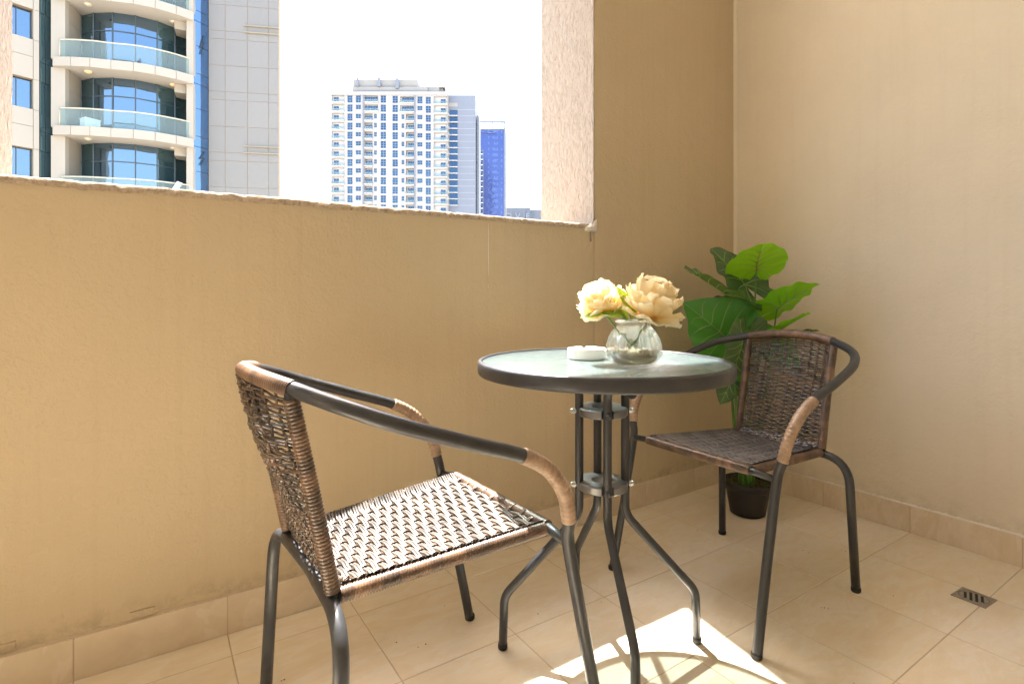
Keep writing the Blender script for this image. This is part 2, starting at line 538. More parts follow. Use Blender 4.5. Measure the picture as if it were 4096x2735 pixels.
# ================================================================== BALCONY SHELL
X2, Y1 = 2.4157, 1.6318
TH = .3533                                   # thickness of the front wall
T = .320543
HEAD, CEIL = 2.92, 2.922
XL = -3.7; YB = -1.25
JX = 1.481                                    # right jamb of the opening
LX = -.2337 / 1.356 * 1.985                   # left jamb near x = -.33
LX = -.3165
def zin(x): return 1.1535 + .0185 * (x + .3) / 1.8 + .004  # top of the inner plaster edge

ground = structure(MB().obj('ground', M['ground']))
g = MB(); g.add([(-3000, -3000, -46), (3000, -3000, -46), (3000, 3000, -46), (-3000, 3000, -46)], [(0, 1, 2, 3)])
ground.data = g.mesh('ground', M['ground'])

b = MB(); b.box((XL - .2, YB - .2, -.25), (X2 + .2, Y1 + TH, -.0009))
floor = structure(b.obj('floor', M['grout']))
TOX, TOY = .809, 1.201
tm = {}
def tile_mesh(w, h):
    k = (round(w, 4), round(h, 4))
    if k not in tm:
        bb = MB(); bb.bbox((-w / 2, -h / 2, -.012), (w / 2, h / 2, 0), .0007)
        tm[k] = bb.mesh('tile', M['tile'])
    return tm[k]
G = .0028
xs = [TOX + k * T for k in range(-14, 6)]; xs[-1] = X2
ys = [TOY - k * T for k in range(7, -1, -1)] + [TOY + T, Y1]
rr = random.Random(3)
for i in range(len(xs) - 1):
    for j in range(len(ys) - 1):
        w = xs[i + 1] - xs[i] - G; h = ys[j + 1] - ys[j] - G
        o = link('tile', tile_mesh(w, h), floor, ((xs[i] + xs[i + 1]) / 2, (ys[j] + ys[j + 1]) / 2, rr.uniform(-.0004, .0004)))

def displaced_face(mb, x0, x1, z0fun, z1fun, y, nx, nz, amp, mi=0):
    rnd = random.Random(11)
    P = [[(x0 + (x1 - x0) * i / nx, y - rnd.uniform(0, amp), z0fun(x0 + (x1 - x0) * i / nx) * (1 - j / nz) + z1fun(x0 + (x1 - x0) * i / nx) * j / nz) for j in range(nz + 1)] for i in range(nx + 1)]
    mb.grid(P, mi, True)

# parapet under the opening
par = thing('parapet_wall', 'tan plastered parapet wall with a rough crumbling top edge, under the wide opening', 'wall', (0, 0, 0))
b = MB()
x0, x1 = XL, JX - .0015
nx = 60
front = [[(x0 + (x1 - x0) * i / nx, Y1, z) for z in (-.1, .2, .6, 1.0, zin(x0 + (x1 - x0) * i / nx))] for i in range(nx + 1)]
b.grid(front, 0, False)
# outer face and top bed
b.add([(x0, Y1 + TH, -3), (x1, Y1 + TH, -3), (x1, Y1 + TH, zin(x1)), (x0, Y1 + TH, zin(x0))], [(0, 1, 2, 3)])
b.add([(x1, Y1, -.1), (x1, Y1 + TH, -.1), (x1, Y1 + TH, zin(x1)), (x1, Y1, zin(x1))], [(0, 1, 2, 3)])
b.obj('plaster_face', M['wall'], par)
# rough sill: a crumbly sloping bed of stucco on top of the wall
b = MB(); rnd = random.Random(5)
nx, ny = 420, 7
prof = [(-.001, -.005), (-.0042, -.001), (-.0036, .004), (-.001, .009), (.0015, .0135), (.005, .0152), (TH + .004, .001), (TH + .004, -.02)]
P = []
for i in range(nx + 1):
    x = x0 + (x1 - x0) * i / nx
    big = .0009 * sin(x * 9.1) + .0008 * sin(x * 23.7 + 1) 
    chip = .0 if rnd.random() > .04 else -.004
    row = []
    for k, (dy, dz) in enumerate(prof):
        j = (.7, 1, 1, 1, .7, .5, .3, .1)[k]
        row.append((x, Y1 + dy + rnd.uniform(-.0016, .0012) * j, zin(x) + dz + (rnd.uniform(-.0016, .0016) + chip + big * (.4 if k < 2 else 1)) * j))
    P.append(row)
b.grid(P, 0, True)
b.obj('rough_sill', M['sill'], par)
# white drip of paint down the parapet, and some hairline cracks
b = MB()
b.tube([(.985, Y1 - .0002, 1.155), (.985, Y1 - .0004, 1.07), (.9853, Y1 - .0003, 1.0), (.985, Y1 - .0002, .972)], [.0014, .0015, .0014, .0005], 6, flat=.5, up=(0, -1, 0))
b.tube([(.9845, Y1 - .0002, .945), (.9845, Y1 - .0003, .93)], [.0007, .001], 5, flat=.5, up=(0, -1, 0))
b.obj('paint_drip', M['white_plaster'], par)

# wall to the right of the opening (carries the jamb)
pil = thing('corner_wall', 'tall tan plastered wall between the opening and the room corner, pink stucco on its jamb', 'wall')
b = MB(); 
b.box((JX + .0015, Y1 + .0005, -.1), (X2, Y1 + TH, CEIL))
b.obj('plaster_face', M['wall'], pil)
b = MB(); rnd = random.Random(9)
ny, nz = 26, 110
P = []
for i in range(ny + 1):
    row = []
    for j in range(nz + 1):
        y = Y1 + .0005 + (TH - .001) * i / ny
        z = 1.12 + (HEAD - 1.12) * j / nz
        fl = max(0, 1 - (z - 1.185) / .05) if z > 1.185 else 1
        near = max(0, 1 - (y - Y1) / .17)
        e = .002 + .020 * fl ** 2 * (.35 + .65 * near)
        row.append((JX - e - rnd.uniform(0, .0022), y - (.010 * fl * near ** 3), z))
    P.append(row)
b.grid(P, 0, True)
b.obj('stucco_jamb', M['stucco'], pil)
# filler plaster lump at the foot of the jamb
b = MB(); rnd = random.Random(21)
P = []
for i in range(15):
    row = []
    u = i / 14
    for j in range(13):
        v_ = j / 12
        x = JX - .052 + .068 * u
        z = 1.158 + .060 * v_ * (.35 + .65 * u ** 1.5)
        y = Y1 - .0052 - .011 * sin(pi * min(1, v_)) * sin(pi * u) + rnd.uniform(-.0012, .0012)
        if j in (0, 12) or i in (0, 14): y = Y1 + .004
        row.append((x, y, z + rnd.uniform(-.001, .001)))
    P.append(row)
b.grid(P, 0, True)
b.obj('filler_lump', M['white_plaster'], pil)

# left jamb wall, its reveal splayed so the sun misses it
lw = thing('jamb_wall', 'rough pink stucco wall end at the left edge of the opening', 'wall')
b = MB(); b.prism([(-1.9, Y1 + .0005), (LX - .089, Y1 + .0005), (LX - .004, Y1 + TH), (-1.9, Y1 + TH)], 1.14, HEAD); b.obj('plaster_face', M['wall'], lw)  # pier stops short, leaving an unseen second opening added for light
b = MB(); rnd = random.Random(10)
P = [[(LX - .085 * (1 - i / 30) + rnd.uniform(-.0012, 0.0003), Y1 + .0005 + (TH - .001) * i / 30, 1.15 + (HEAD - 1.15) * j / 110) for j in range(111)] for i in range(31)]
for row in P: pass
b.grid(P, 0, True)
b.obj('stucco_jamb', M['stucco'], lw)

# right-hand side wall
rw = thing('side_wall', 'long tan plastered side wall on the right, brightest high up, plant and chair before it', 'wall')
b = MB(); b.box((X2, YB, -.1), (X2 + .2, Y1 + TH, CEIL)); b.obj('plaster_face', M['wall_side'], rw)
# slightly rounded plaster fillet where both walls meet
b = MB(); b.add([(X2 - .012, Y1 - .0005, .1), (X2 - .003, Y1 - .006, .1), (X2 - .0005, Y1 - .016, .1), (X2 - .012, Y1 - .0005, CEIL), (X2 - .003, Y1 - .006, CEIL), (X2 - .0005, Y1 - .016, CEIL)], [(0, 1, 4, 3), (1, 2, 5, 4)], 0, True)
b.obj('corner_fillet', M['wall_side'], rw)

b = MB(); b.box((XL - .2, YB - .2, -.1), (XL, Y1 + TH, CEIL)); ew = tag(b.obj('end_wall', M['wall_side']), 'tan plastered end wall, added out of view to the left to cut the light there', 'wall')  # unseen wall added to keep light out of the left end
# house wall behind the viewer, ceiling slab above
b = MB(); b.box((XL, YB - .2, -.1), (X2, YB, CEIL)); bw = tag(b.obj('house_wall', M['wall_side']), 'tan plastered rear wall of the balcony behind the viewer', 'wall')
b = MB(); b.box((XL - .2, YB - .2, CEIL), (X2 + .2, Y1 + TH, CEIL + .25)); structure(b.obj('ceiling', M['ceiling']))

# skirting tiles, each a piece of its wall
SK = .102
def skirt(parent, axis, a, c):
    L = c - a - .003
    bb = MB()
    jit = random.uniform(-.0015, .0015)
    if axis == 'x':
        bb.box((a + .0015, Y1 - .009, .0008), (c - .0015, Y1 - .0003, SK + jit))
    else:
        bb.box((X2 - .009, a + .0015, .0008), (X2 - .0003, c - .0015, SK + .002 + jit))
    bb.obj('skirting_tile', M['skirt_tile'], parent)
for i in range(len(xs) - 1):
    a, c = xs[i], xs[i + 1]
    if c > X2 - .005: c = X2 - .0095
    if a < JX < c:
        skirt(par, 'x', a, c)
    else:
        skirt(par if c <= JX else pil, 'x', a, c)
for j in range(len(ys) - 1):
    skirt(rw, 'y', ys[j], min(ys[j + 1], Y1 - .0002))
# grout behind the skirting joints
b = MB(); b.box((XL, Y1 - .0078, .0004), (JX, Y1 - .0002, SK - .004)); b.obj('skirting_grout', M['grout_light'], par)
b = MB(); b.box((JX + .0001, Y1 - .0078, .0004), (X2 - .009, Y1 - .0002, SK - .004)); b.obj('skirting_grout', M['grout_light'], pil)
b = MB(); b.box((X2 - .0078, YB, .0004), (X2 - .0002, Y1 - .0085, SK - .004)); b.obj('skirting_grout', M['grout_light'], rw)
# ragged mortar line on top of the skirting
def mortar(parent, axis, a, c):
    bb = MB(); rnd = random.Random(int(a * 100) + 50)
    n = int((c - a) / .006); P = []
    for i in range(n + 1):
        q = a + (c - a) * i / n
        h = rnd.uniform(.0015, .006); o_ = rnd.uniform(.004, .0085)
        if axis == 'x': P.append([(q, Y1 - o_, SK - .004), (q, Y1 - o_ * .8, SK + h * .6), (q, Y1 + .001, SK + h)])
        else: P.append([(X2 - o_, q, SK - .003), (X2 - o_ * .8, q, SK + .002 + h * .6), (X2 + .001, q, SK + .002 + h)])
    bb.grid(P, 0, True)
    bb.obj('mortar_line', M['white_plaster'] if axis == 'y' else M['grout_light'], parent)
mortar(par, 'x', XL, JX); mortar(pil, 'x', JX, X2 - .01); mortar(rw, 'y', YB, Y1 - .01)
# a chipped scrap of an old tile edge left on the plaster
b = MB(); b.box((-.045, Y1 - .006, .1075), (.005, Y1 - .0002, .124)); b.obj('tile_scrap', M['wall'], par)
b = MB(); b.box((-.37, Y1 - .006, .112), (-.255, Y1 - .0002, .128)); b.obj('tile_scrap', M['wall'], par)

# crumbs and grit lying about on the tiles
b = MB(); rnd = random.Random(33)
spots = [(.905, 1.245), (.52, 1.33), (.58, 1.29), (.70, 1.41), (.33, 1.20), (1.10, 1.18), (1.30, 1.20), (1.86, .72), (1.93, 1.02), (1.62, .80), (1.35, .60), (.25, 1.35), (2.05, .95), (2.2, .62), (1.75, 1.35), (.05, 1.30), (1.0, .82), (1.45, 1.42)]
for (x, y) in spots:
    for k in range(rnd.choice((1, 1, 2, 3))):
        r = rnd.uniform(.0008, .0018)
        b.sphere((x + rnd.uniform(-.012, .012), y + rnd.uniform(-.012, .012), .0006 + r * .5), r, 6, 4, 0, (rnd.uniform(.8, 1.7), rnd.uniform(.7, 1.2), .6))
stuff(b.obj('grit', M['mark']))
# floor drain
dr = thing('floor_drain', 'small square metal floor drain with slanted slots, set in the tiles', 'drain', (2.047, .585, 0), radians(-3))
b = MB()
hs = .042; r_in = .036; seg = 48
outer = []; 
for j in range(seg):
    a = 2 * pi * j / seg + pi / 4
    q = hs / max(abs(cos(a)), abs(sin(a)))
    outer.append((q * cos(a), q * sin(a)))
vs_ = [(x, y, .0006) for x, y in outer] + [(x, y, .0028) for x, y in outer] + [(r_in * cos(2 * pi * j / seg + pi / 4), r_in * sin(2 * pi * j / seg + pi / 4), .0028) for j in range(seg)] + [(r_in * cos(2 * pi * j / seg + pi / 4), r_in * sin(2 * pi * j / seg + pi / 4), .0008) for j in range(seg)]
fs_ = []
for j in range(seg):
    k = (j + 1) % seg
    fs_ += [(j, k, k + seg, j + seg), (j + seg, k + seg, k + 2 * seg, j + 2 * seg), (j + 2 * seg, k + 2 * seg, k + 3 * seg, j + 3 * seg)]
b.add(vs_, fs_)
M['drain'] = mat('dull_steel_drain', (.38, .36, .33), .42, metal=.7)
t = NT(M['drain']); t.col(t.mix(t.noise(t.coord(), 60, 5, .7), (.22, .2, .18), (.5, .48, .45)))
b.obj('frame', M['drain'], dr)
# round grate disc built as bars with open slots
b = MB()
R_ = .0345
slots = [(-.0195, .0215), (-.0065, .028), (.0065, .028), (.0195, .0215)]
# disc as a fine grid with the slots left out
n = 46
for i in range(n):
    for j in range(n):
        x0_, x1_ = -R_ + 2 * R_ * i / n, -R_ + 2 * R_ * (i + 1) / n
        y0_, y1_ = -R_ + 2 * R_ * j / n, -R_ + 2 * R_ * (j + 1) / n
        xc, yc = (x0_ + x1_) / 2, (y0_ + y1_) / 2
        if xc * xc + yc * yc > R_ * R_: continue
        u_ = xc * .94 + yc * .34; w_ = -xc * .34 + yc * .94
        if any(abs(w_ - sy) < .0034 and abs(u_) < sl_ for sy, sl_ in slots): continue
        b.add([(x0_, y0_, .0024), (x1_, y0_, .0024), (x1_, y1_, .0024), (x0_, y1_, .0024)], [(0, 1, 2, 3)])
b.obj('grate', M['drain'], dr)
b = MB(); b.lathe([(.0001, .0004), (.036, .0004)], 32); b.obj('sump', M['rubber'], dr)

# ================================================================== CHAIRS
def ridged(mb, path, r, pitch, amp, sides=10, mats=(0,), seed=0, run=6):
    """a wrapped rail: tube whose radius ripples once per turn of the strand"""
    P = resample(path, pitch / 4.0)
    rnd = random.Random(seed); R = []; mis = []
    cur = 0; left = 0
    for k in range(len(P)):
        ph = (k % 4)
        R.append(r + (0, amp * .85, amp, amp * .85)[ph])
        if ph == 0:
            if left <= 0:
                cur = rnd.choice(mats); left = rnd.randint(2, run)
            left -= 1
        mis.append(cur)
    mb.tube(P, R, sides, mats[0], True, mis=mis)

HALF = [(.315, .260, 0.0), (.288, .258, .125), (.255, .256, .275), (.2225, .256, .425), (.2145, .266, .473), (.199, .273, .528), (.158, .278, .583), (.095, .281, .622),
        (-.015, .284, .662), (-.125, .276, .702), (-.200, .236, .732), (-.257, .152, .755), (-.288, .075, .766)]
full = [Vector(p) for p in HALF] + [Vector((-.298, 0, .770))] + [Vector((p[0], -p[1], p[2])) for p in reversed(HALF)]
MAIN = catmull(full, 10)

ZS0, ZS1 = .413, .434
def seat_half(x):                     # half width of the seat at x
    f = (x + .19) / .419
    return .144 + (.185 - .144) * f
def seat_z(x): return ZS0 + (ZS1 - ZS0) * (x + .19) / .419
NW = 9                                 # warps
def wy(k): return (k - (NW - 1) / 2) / ((NW - 1) / 2) * .80   # -.8 .. .8 of the half width
def back_pt(q, z, off=0):
    """q in -1..1 across the back, z height"""
    f = max(0, (z - .41) / .345)
    xu = -.190 - .072 * f
    s_ = min(1, max(0, (z - .425) / .29)); s_ = s_ * s_ * (3 - 2 * s_)
    bul = .006 + .040 * s_
    y = q * (.145 + .006 * f)
    return Vector((xu - bul * (1 - q * q) - off, y, z))
def wave(q, row, twill=False):
    """over/under of a weft strand at q (warp spacing .2)"""
    k = (q + .8) / .2
    if twill:
        a = floor_sign(math.floor(k), row); c = floor_sign(math.floor(k) + 1, row); f = k - math.floor(k)
        f = f * f * (3 - 2 * f)
        return a * (1 - f) + c * f
    return cos(pi * (k + row))
def floor_sign(k, row): return 1 if ((k + row) // 2) % 2 == 0 else -1

def build_chair():
    root = thing('rattan_chair', 'x', 'chair', group='rattan armchairs at the bistro table')
    # --- bent main tube: front legs, arms and top of the back in one piece
    b = MB(); b.tube(MAIN, .0125, 14); b.obj('arm_and_leg_tube', M['tube'], root)
    # --- rear legs and cross bar
    rear = [(-.221, .237, 0), (-.208, .228, .26), (-.197, .205, .385), (-.190, .12, .400)]
    rp = fillet([(-.221, .237, 0), (-.203, .224, .405), (-.190, 0, .398), (-.203, -.224, .405), (-.221, -.237, 0)], [.085, .4, .085], 9)
    b = MB(); b.tube(rp, .0125, 14); b.obj('rear_leg_tube', M['tube'], root)
    # --- front rail bare ends
    b = MB(); b.tube([(.2225, -.250, .425), (.228, -.20, .431), (.229, -.185, .432), (.229, .185, .432), (.228, .20, .431), (.2225, .250, .425)], [.0105, .0105, .0112, .0112, .0105, .0105], 12, flat=.9)
    b.obj('front_rail', M['tube'], root)
    # side rails + uprights
    b = MB()
    for s_ in (-1, 1):
        b.tube([(.229, s_ * .185, .431), (-.192, s_ * .146, .408)], .0105, 10)
        b.tube(fillet([(-.192, s_ * .148, .395), (-.226, s_ * .148, .58), (-.262, s_ * .151, .752)], .3), .0098, 10)
    b.obj('seat_frame', M['tube'], root)
    # --- foot caps
    for p, dx in ((( .315, .260, 0), .22), ((.315, -.260, 0), .22), ((-.221, .237, 0), -.05), ((-.221, -.237, 0), -.05)):
        b = MB(); b.lathe([(.0005, .0002), (.0118, .0005), (.0138, .003), (.0138, .012), (.0126, .0135)], 16, (p[0], p[1], 0)); b.obj('foot_cap', M['rubber'], root)
    # --- wrapped rails
    b = MB(); ridged(b, [(.229, -.186, .432), (.229, .186, .432)], .0128, .0052, .0016, 12, (0, 1, 0), 1, 9)
    b.obj('front_wrap', [M['rattan_brown'], M['rattan_mid']], root)
    for s_ in (-1, 1):
        b = MB(); ridged(b, [(.222, s_ * .1845, .431), (-.182, s_ * .1470, .409)], .0124, .0050, .0016, 12, (0, 1), 2 + s_, 9)
        b.obj('side_wrap', [M['rattan_brown'], M['rattan_mid']], root)
        b = MB(); ridged(b, fillet([(-.194, s_ * .148, .418), (-.226, s_ * .148, .58), (-.2605, s_ * .151, .742)], .3), .0115, .0062, .0018, 10, (0, 1), 4 + s_, 7)
        b.obj('upright_wrap', [M['rattan_mid'], M['rattan_brown']], root)
        # arm front wrap: light tan bands
    L_ = [0.0]
    for k in range(1, len(MAIN)): L_.append(L_[-1] + (MAIN[k] - MAIN[k - 1]).length)
    def frac(i): return L_[i * 10] / L_[-1]          # arc length fraction of control point i
    fa, fw, ft = frac(7), frac(4), frac(11)
    top = sub_path(MAIN, ft, 1 - ft)
    b = MB(); ridged(b, top, .0132, .0050, .0013, 14, (0, 0, 1), 8, 8)
    b.obj('top_wrap', [M['rattan_brown'], M['rattan_mid']], root)
    for a0, a1 in ((fw, fa), (1 - fa, 1 - fw)):
        b = MB(); ridged(b, sub_path(MAIN, a0, a1), .0132, .0105, .0018, 14, (0,), 3)
        b.obj('arm_wrap', [M['rattan_tan']], root)
    # --- back weave
    b = MB(); rnd = random.Random(4)
    rows = 47
    for r in range(rows):
        z = .436 + (.735 - .436) * r / (rows - 1)
        tw = 30 <= r <= 38
        pts = []; n = 54
        dz = rnd.uniform(-.0003, .0003)
        for i in range(n + 1):
            q = -1.0 + 2.0 * i / n
            w = wave(q, r // (3 if False else 1) , tw) * min(1, (1 - abs(q)) / .14)
            sag = .021 * (1 - q * q) * max(0, (z - .66) / .08)
            p = back_pt(q, z + sag + dz + .0003 * sin(q * 19 + r), .0030 * w)
            pts.append(p)
        b.tube(pts, .0027, 6, 0 if rnd.random() > .22 else 1, False, .7, up=(1, 0, .15))
    for j, (dx, z) in enumerate(((.002, .4305), (.006, .4255), (.011, .4215), (.017, .419))):   # rows round the bend into the seat
        pts = []
        for i in range(55):
            q = -1 + 2 * i / 54
            p = back_pt(q, .437)
            w = wave(q, j + 1) * min(1, (1 - abs(q)) / .14)
            pts.append(Vector((p.x + dx - .0018 * w, p.y, z + .0018 * w)))
        b.tube(pts, .0028, 6, 0, False, .7, up=(1, 0, .6))
    b.obj('back_weave', [M['rattan_back'], M['rattan_mid']], root)
    # --- seat weave: flat strands running side to side
    b = MB()
    ns = 30
    for r in range(ns):
        x = -.172 + (.214 + .172) * r / (ns - 1)
        hw = seat_half(x); z0 = seat_z(x); pts = []; n = 54
        for i in range(n + 1):
            q = -1 + 2 * i / n
            w = wave(q, r) * min(1, max(0, (1 - abs(q)) / .16))
            sg = -.010 * (1 - q * q) * sin(pi * min(1, max(0, (x + .2) / .43)))
            edge = .011 * max(0, (abs(q) - .86) / .14) ** 1.5
            pts.append(Vector((x + .0007 * sin(7 * q + r), q * hw, z0 + .002 + sg + edge + .0020 * w)))
        for sh in (-.0029, .0029):
            b.tube([p + Vector((sh, 0, 0)) for p in pts], .0034, 6, 0 if (r * 7) % 5 else 1, False, .55, up=(0, 0, 1))
    b.obj('seat_weave', [M['rattan_seat'], M['rattan_seat']], root)
    # --- warps running up the back and along the seat
    b = MB()
    for k in range(NW):
        q = wy(k)
        for sh in (-.0021, .0021):
            path = []
            for i in range(40):
                z = .762 - (.762 - .440) * i / 39
                p = back_pt(q, min(z, .765), -.0022 * cos(pi * (k + 0)) * 0)
                row = (z - .436) / (.735 - .436) * 46
                p = back_pt(q, z, -.0022 * cos(pi * (k + row)))
                path.append(p + Vector((0, sh, 0)))
            e = path[-1]
            path += [Vector((e.x + .004, e.y, .428)), Vector((e.x + .016, e.y, .419))]
            n = 60
            for i in range(n + 1):
                x = -.166 + (.226 + .166) * i / n
                hw = seat_half(x)
                row = (x + .172) / (.386) * 29
                sg = -.010 * (1 - q * q) * sin(pi * min(1, max(0, (x + .2) / .43)))
                zz = seat_z(x) + .002 + sg - .0022 * cos(pi * (k + row))
                path.append(Vector((x, q * hw + sh, zz + .008 * max(0, (x - .205) / .021))))
            b.tube(path, .0019, 5, 0, False)
    b.obj('warp_strands', [M['rattan_mid']], root)
    # --- loose strand ends sticking up along the front rail and at the back corners
    b = MB(); rnd = random.Random(6)
    for k in range(NW):
        y = wy(k) * .185 + rnd.uniform(-.006, .006)
        p = Vector((.214, y, .438)); d_ = Vector((rnd.uniform(.004, .014), rnd.uniform(-.008, .008), rnd.uniform(.003, .011)))
        b.tube([p, p + d_ * .5, p + d_ + Vector((0, 0, -.001))], [.0017, .0016, .0015], 5)
    for s_ in (-1, 1):
        for k in range(7):
            p = Vector((-.176 + rnd.uniform(-.004, .006), s_ * (.138 + rnd.uniform(-.004, .004)), .422))
            d_ = Vector((rnd.uniform(0, .016), -s_ * rnd.uniform(-.004, .010), rnd.uniform(.002, .012)))
            b.tube([p, p + d_], [.0017, .0014], 5)
    b.obj('loose_ends', M['rattan_mid'], root)
    return root

chair = build_chair()
chair.location = (.435, 1.055, 0); chair.rotation_euler = (0, 0, radians(2.14))
chair['label'] = 'brown rattan armchair with dark tube frame, sunlit seat, nearest the viewer, left of the table'
chair2 = copy_tree(chair)
chair2.location = (1.576, 1.039, 0); chair2.rotation_euler = (0, 0, radians(178.64))
chair2['label'] = 'brown rattan armchair with dark tube frame facing us, behind the table and before the plant'

# ================================================================== TABLE
TC = Vector((.9694, 1.0369, 0)); TR = .3217; TZ = .7378
tb = thing('bistro_table', 'round bistro table with rippled glass top and four bent dark tube legs', 'table', TC)
b = MB()
b.lathe([(TR - .013, TZ - .004), (TR - .012, TZ - .0005), (TR - .006, TZ), (TR - .0018, TZ - .002), (TR, TZ - .006), (TR, TZ - .029), (TR - .003, TZ - .034), (TR - .010, TZ - .0345), (TR - .013, TZ - .030)], 96, close=True)
b.obj('rim', M['tube'], tb)
b = MB()
b.lathe([(.0005, TZ - .004), (.1, TZ - .004), (.2, TZ - .004), (TR - .0122, TZ - .004), (TR - .0122, TZ - .009), (.2, TZ - .009), (.0005, TZ - .009)], 96)
for i in range(len(b.s)): b.s[i] = False
b.obj('glass_top', M['table_glass'], tb)
feet = {'l': (.748, 1.168), 'r': (1.183, .909), 'f': (.8664, .8226), 'b': (1.072, 1.262)}
axis = math.atan2(.909 - 1.168, 1.183 - .748)
dirs = {'r': axis, 'l': axis + pi, 'f': axis - pi / 2, 'b': axis + pi / 2}
RT = .060
for k in ('l', 'r', 'f', 'b'):
    a = dirs[k]; dv = Vector((cos(a), sin(a), 0))
    fp = Vector((feet[k][0], feet[k][1], 0)) - TC
    pr = dv * RT
    fd = fp.normalized(); fr = fp.length
    path = fillet([dv * .285 + Vector((0, 0, TZ - .038)), dv * .10 + Vector((0, 0, TZ - .045)), pr + Vector((0, 0, .655)), pr + Vector((0, 0, .338)), fd * (fr - .004) + Vector((0, 0, .135)), fp + Vector((0, 0, .002))], [.03, .03, .07, .06], 9)
    b = MB(); b.tube(path, .0109, 14); lg = b.obj('leg', M['tube'], tb)
    b = MB(); b.lathe([(.0004, .0002), (.0105, .0004), (.0122, .003), (.0122, .014), (.0110, .0152)], 16, (fp.x, fp.y, 0)); b.obj('foot_cap', M['rubber'], lg)
    for z in (.606, .417):
        b = MB()
        c0 = pr + dv * .008 + Vector((0, 0, z)); c1 = pr + dv * .017 + Vector((0, 0, z)); c2 = pr + dv * .026 + Vector((0, 0, z))
        b.tube([c0, c1], [.0072, .0072], 6, flat=1)
        for i in range(len(b.s)): b.s[i] = False
        b.tube([c1, c1 + dv * .003, c1 + dv * .006, c2 - dv * .0005], [.0068, .0064, .0048, .0012], 12)
        b.obj('bolt', M['steel'] if k in 'lr' else M['tube'], lg)
for z in (.617, .428):
    b = MB()
    ro = lambda a, zz: 1 if True else 1
    def rad(a, _z, ax=axis):
        return 1.0
    # ring with a round hole; its corners notched where the tubes pass
    prof = [(.026, -.022), (.062, -.022), (.0645, -.019), (.0645, -.004), (.061, 0), (.040, .0012), (.028, 0), (.026, -.003)]
    def rf(a, zz):
        dmin = min(abs((a - q + pi) % (2 * pi) - pi) for q in dirs.values())
        return 1
    o_ = len(b.v); seg = 64
    for (r, zz) in prof:
        for j in range(seg):
            a = 2 * pi * j / seg
            dmin = min(abs((a - q + pi) % (2 * pi) - pi) for q in dirs.values())
            q = r
            if r > .05:
                lim = RT * cos(min(dmin, pi / 2)) - math.sqrt(max(0, .0113 ** 2 - (RT * sin(min(dmin, pi / 2))) ** 2)) if RT * sin(min(dmin, pi / 2)) < .0113 else 9
                q = min(r, lim)
            b.v.append((q * cos(a), q * sin(a), z + zz))
    n = len(prof)
    for k in range(n):
        k2 = (k + 1) % n
        for j in range(seg):
            j2 = (j + 1) % seg
            b.f.append((o_ + k * seg + j, o_ + k * seg + j2, o_ + k2 * seg + j2, o_ + k2 * seg + j)); b.m.append(0); b.s.append(False)
    b.obj('bracket_ring', M['bracket'], tb)

# ================================================================== ASHTRAY
TS = TZ - .0038
ash = thing('ashtray', 'low round white ceramic ashtray with notches in its rim, on the glass table', 'ashtray', (.9689, 1.0962, TS))
b = MB(); seg = 72
prof = [(.0005, .004), (.040, .0045), (.0465, .009), (.0475, .027), (.0485, .0285), (.0508, .0285), (.0515, .027), (.0512, .004), (.049, .0012), (.044, .0002), (.0005, .0002)]
o_ = 0
for (r, z) in prof:
    for j in range(seg):
        a = 2 * pi * j / seg
        zz = z
        if z > .015:
            for q in (radians(57), radians(177), radians(-63)):
                if abs((a - q + pi) % (2 * pi) - pi) < radians(3.6): zz = min(z, .0235)
        b.v.append((r * cos(a), r * sin(a), zz))
for k in range(len(prof) - 1):
    for j in range(seg):
        j2 = (j + 1) % seg
        b.f.append((k * seg + j, k * seg + j2, (k + 1) * seg + j2, (k + 1) * seg + j)); b.m.append(0); b.s.append(k not in (2, 4, 5))
b.obj('bowl', M['ceramic'], ash)

# ================================================================== VASE
VC = Vector((.983, .940, TS))
vase = thing('glass_vase', 'clear ribbed glass vase with beads in the bottom, holding two peonies', 'vase', VC)
vp_out = [(.0005, .0006), (.038, .0006), (.047, .002), (.058, .008), (.0655, .018), (.0685, .030), (.0675, .045), (.063, .062), (.056, .078), (.048, .089), (.0445, .094), (.0432, .099), (.0440, .102), (.0472, .1035), (.0484, .1058), (.0476, .108), (.0455, .1088)]
vp_in = [(.0432, .1083), (.0415, .104), (.0405, .099), (.0415, .094), (.0455, .0875), (.0535, .0765), (.0605, .061), (.0652, .0445), (.0660, .030), (.063, .0185), (.056, .0095), (.046, .0045), (.030, .004), (.0005, .004)]
def rib(a, z):
    e = max(0, min(1, (z - .010) / .02)) * max(0, min(1, (.092 - z) / .02))
    return 1 + .085 * e * (.3 + abs(cos(6.5 * a)) ** 1.4 - .5)
b = MB(); b.lathe(vp_out, 120, rfun=rib); b.lathe([vp_out[-1]] + vp_in, 120)
b.obj('glass_body', M['vase_glass'], vase)
b = MB(); rnd = random.Random(2)
placed = []
for _ in range(900):
    if len(placed) >= 62: break
    r = .057 * math.sqrt(rnd.random()); a = rnd.uniform(0, 2 * pi); z = rnd.choice((.012, .0125, .023, .024, .032))
    if z < .02 and r > .047: continue
    p = Vector((r * cos(a), r * sin(a), z))
    if any((p - q).length < .0115 for q in placed): continue
    placed.append(p)
    b.sphere(p, rnd.uniform(.0062, .0078), 10, 7, 0, (1, 1, .8))
b.lathe([(.0005, .0045), (.045, .005), (.055, .011), (.0605, .020), (.061, .027), (.045, .0295), (.0005, .030)], 48)
beads = b.obj('glass_beads', M['bead'], vase); stuff(beads)
vase.scale = (.94, .94, 1.0)

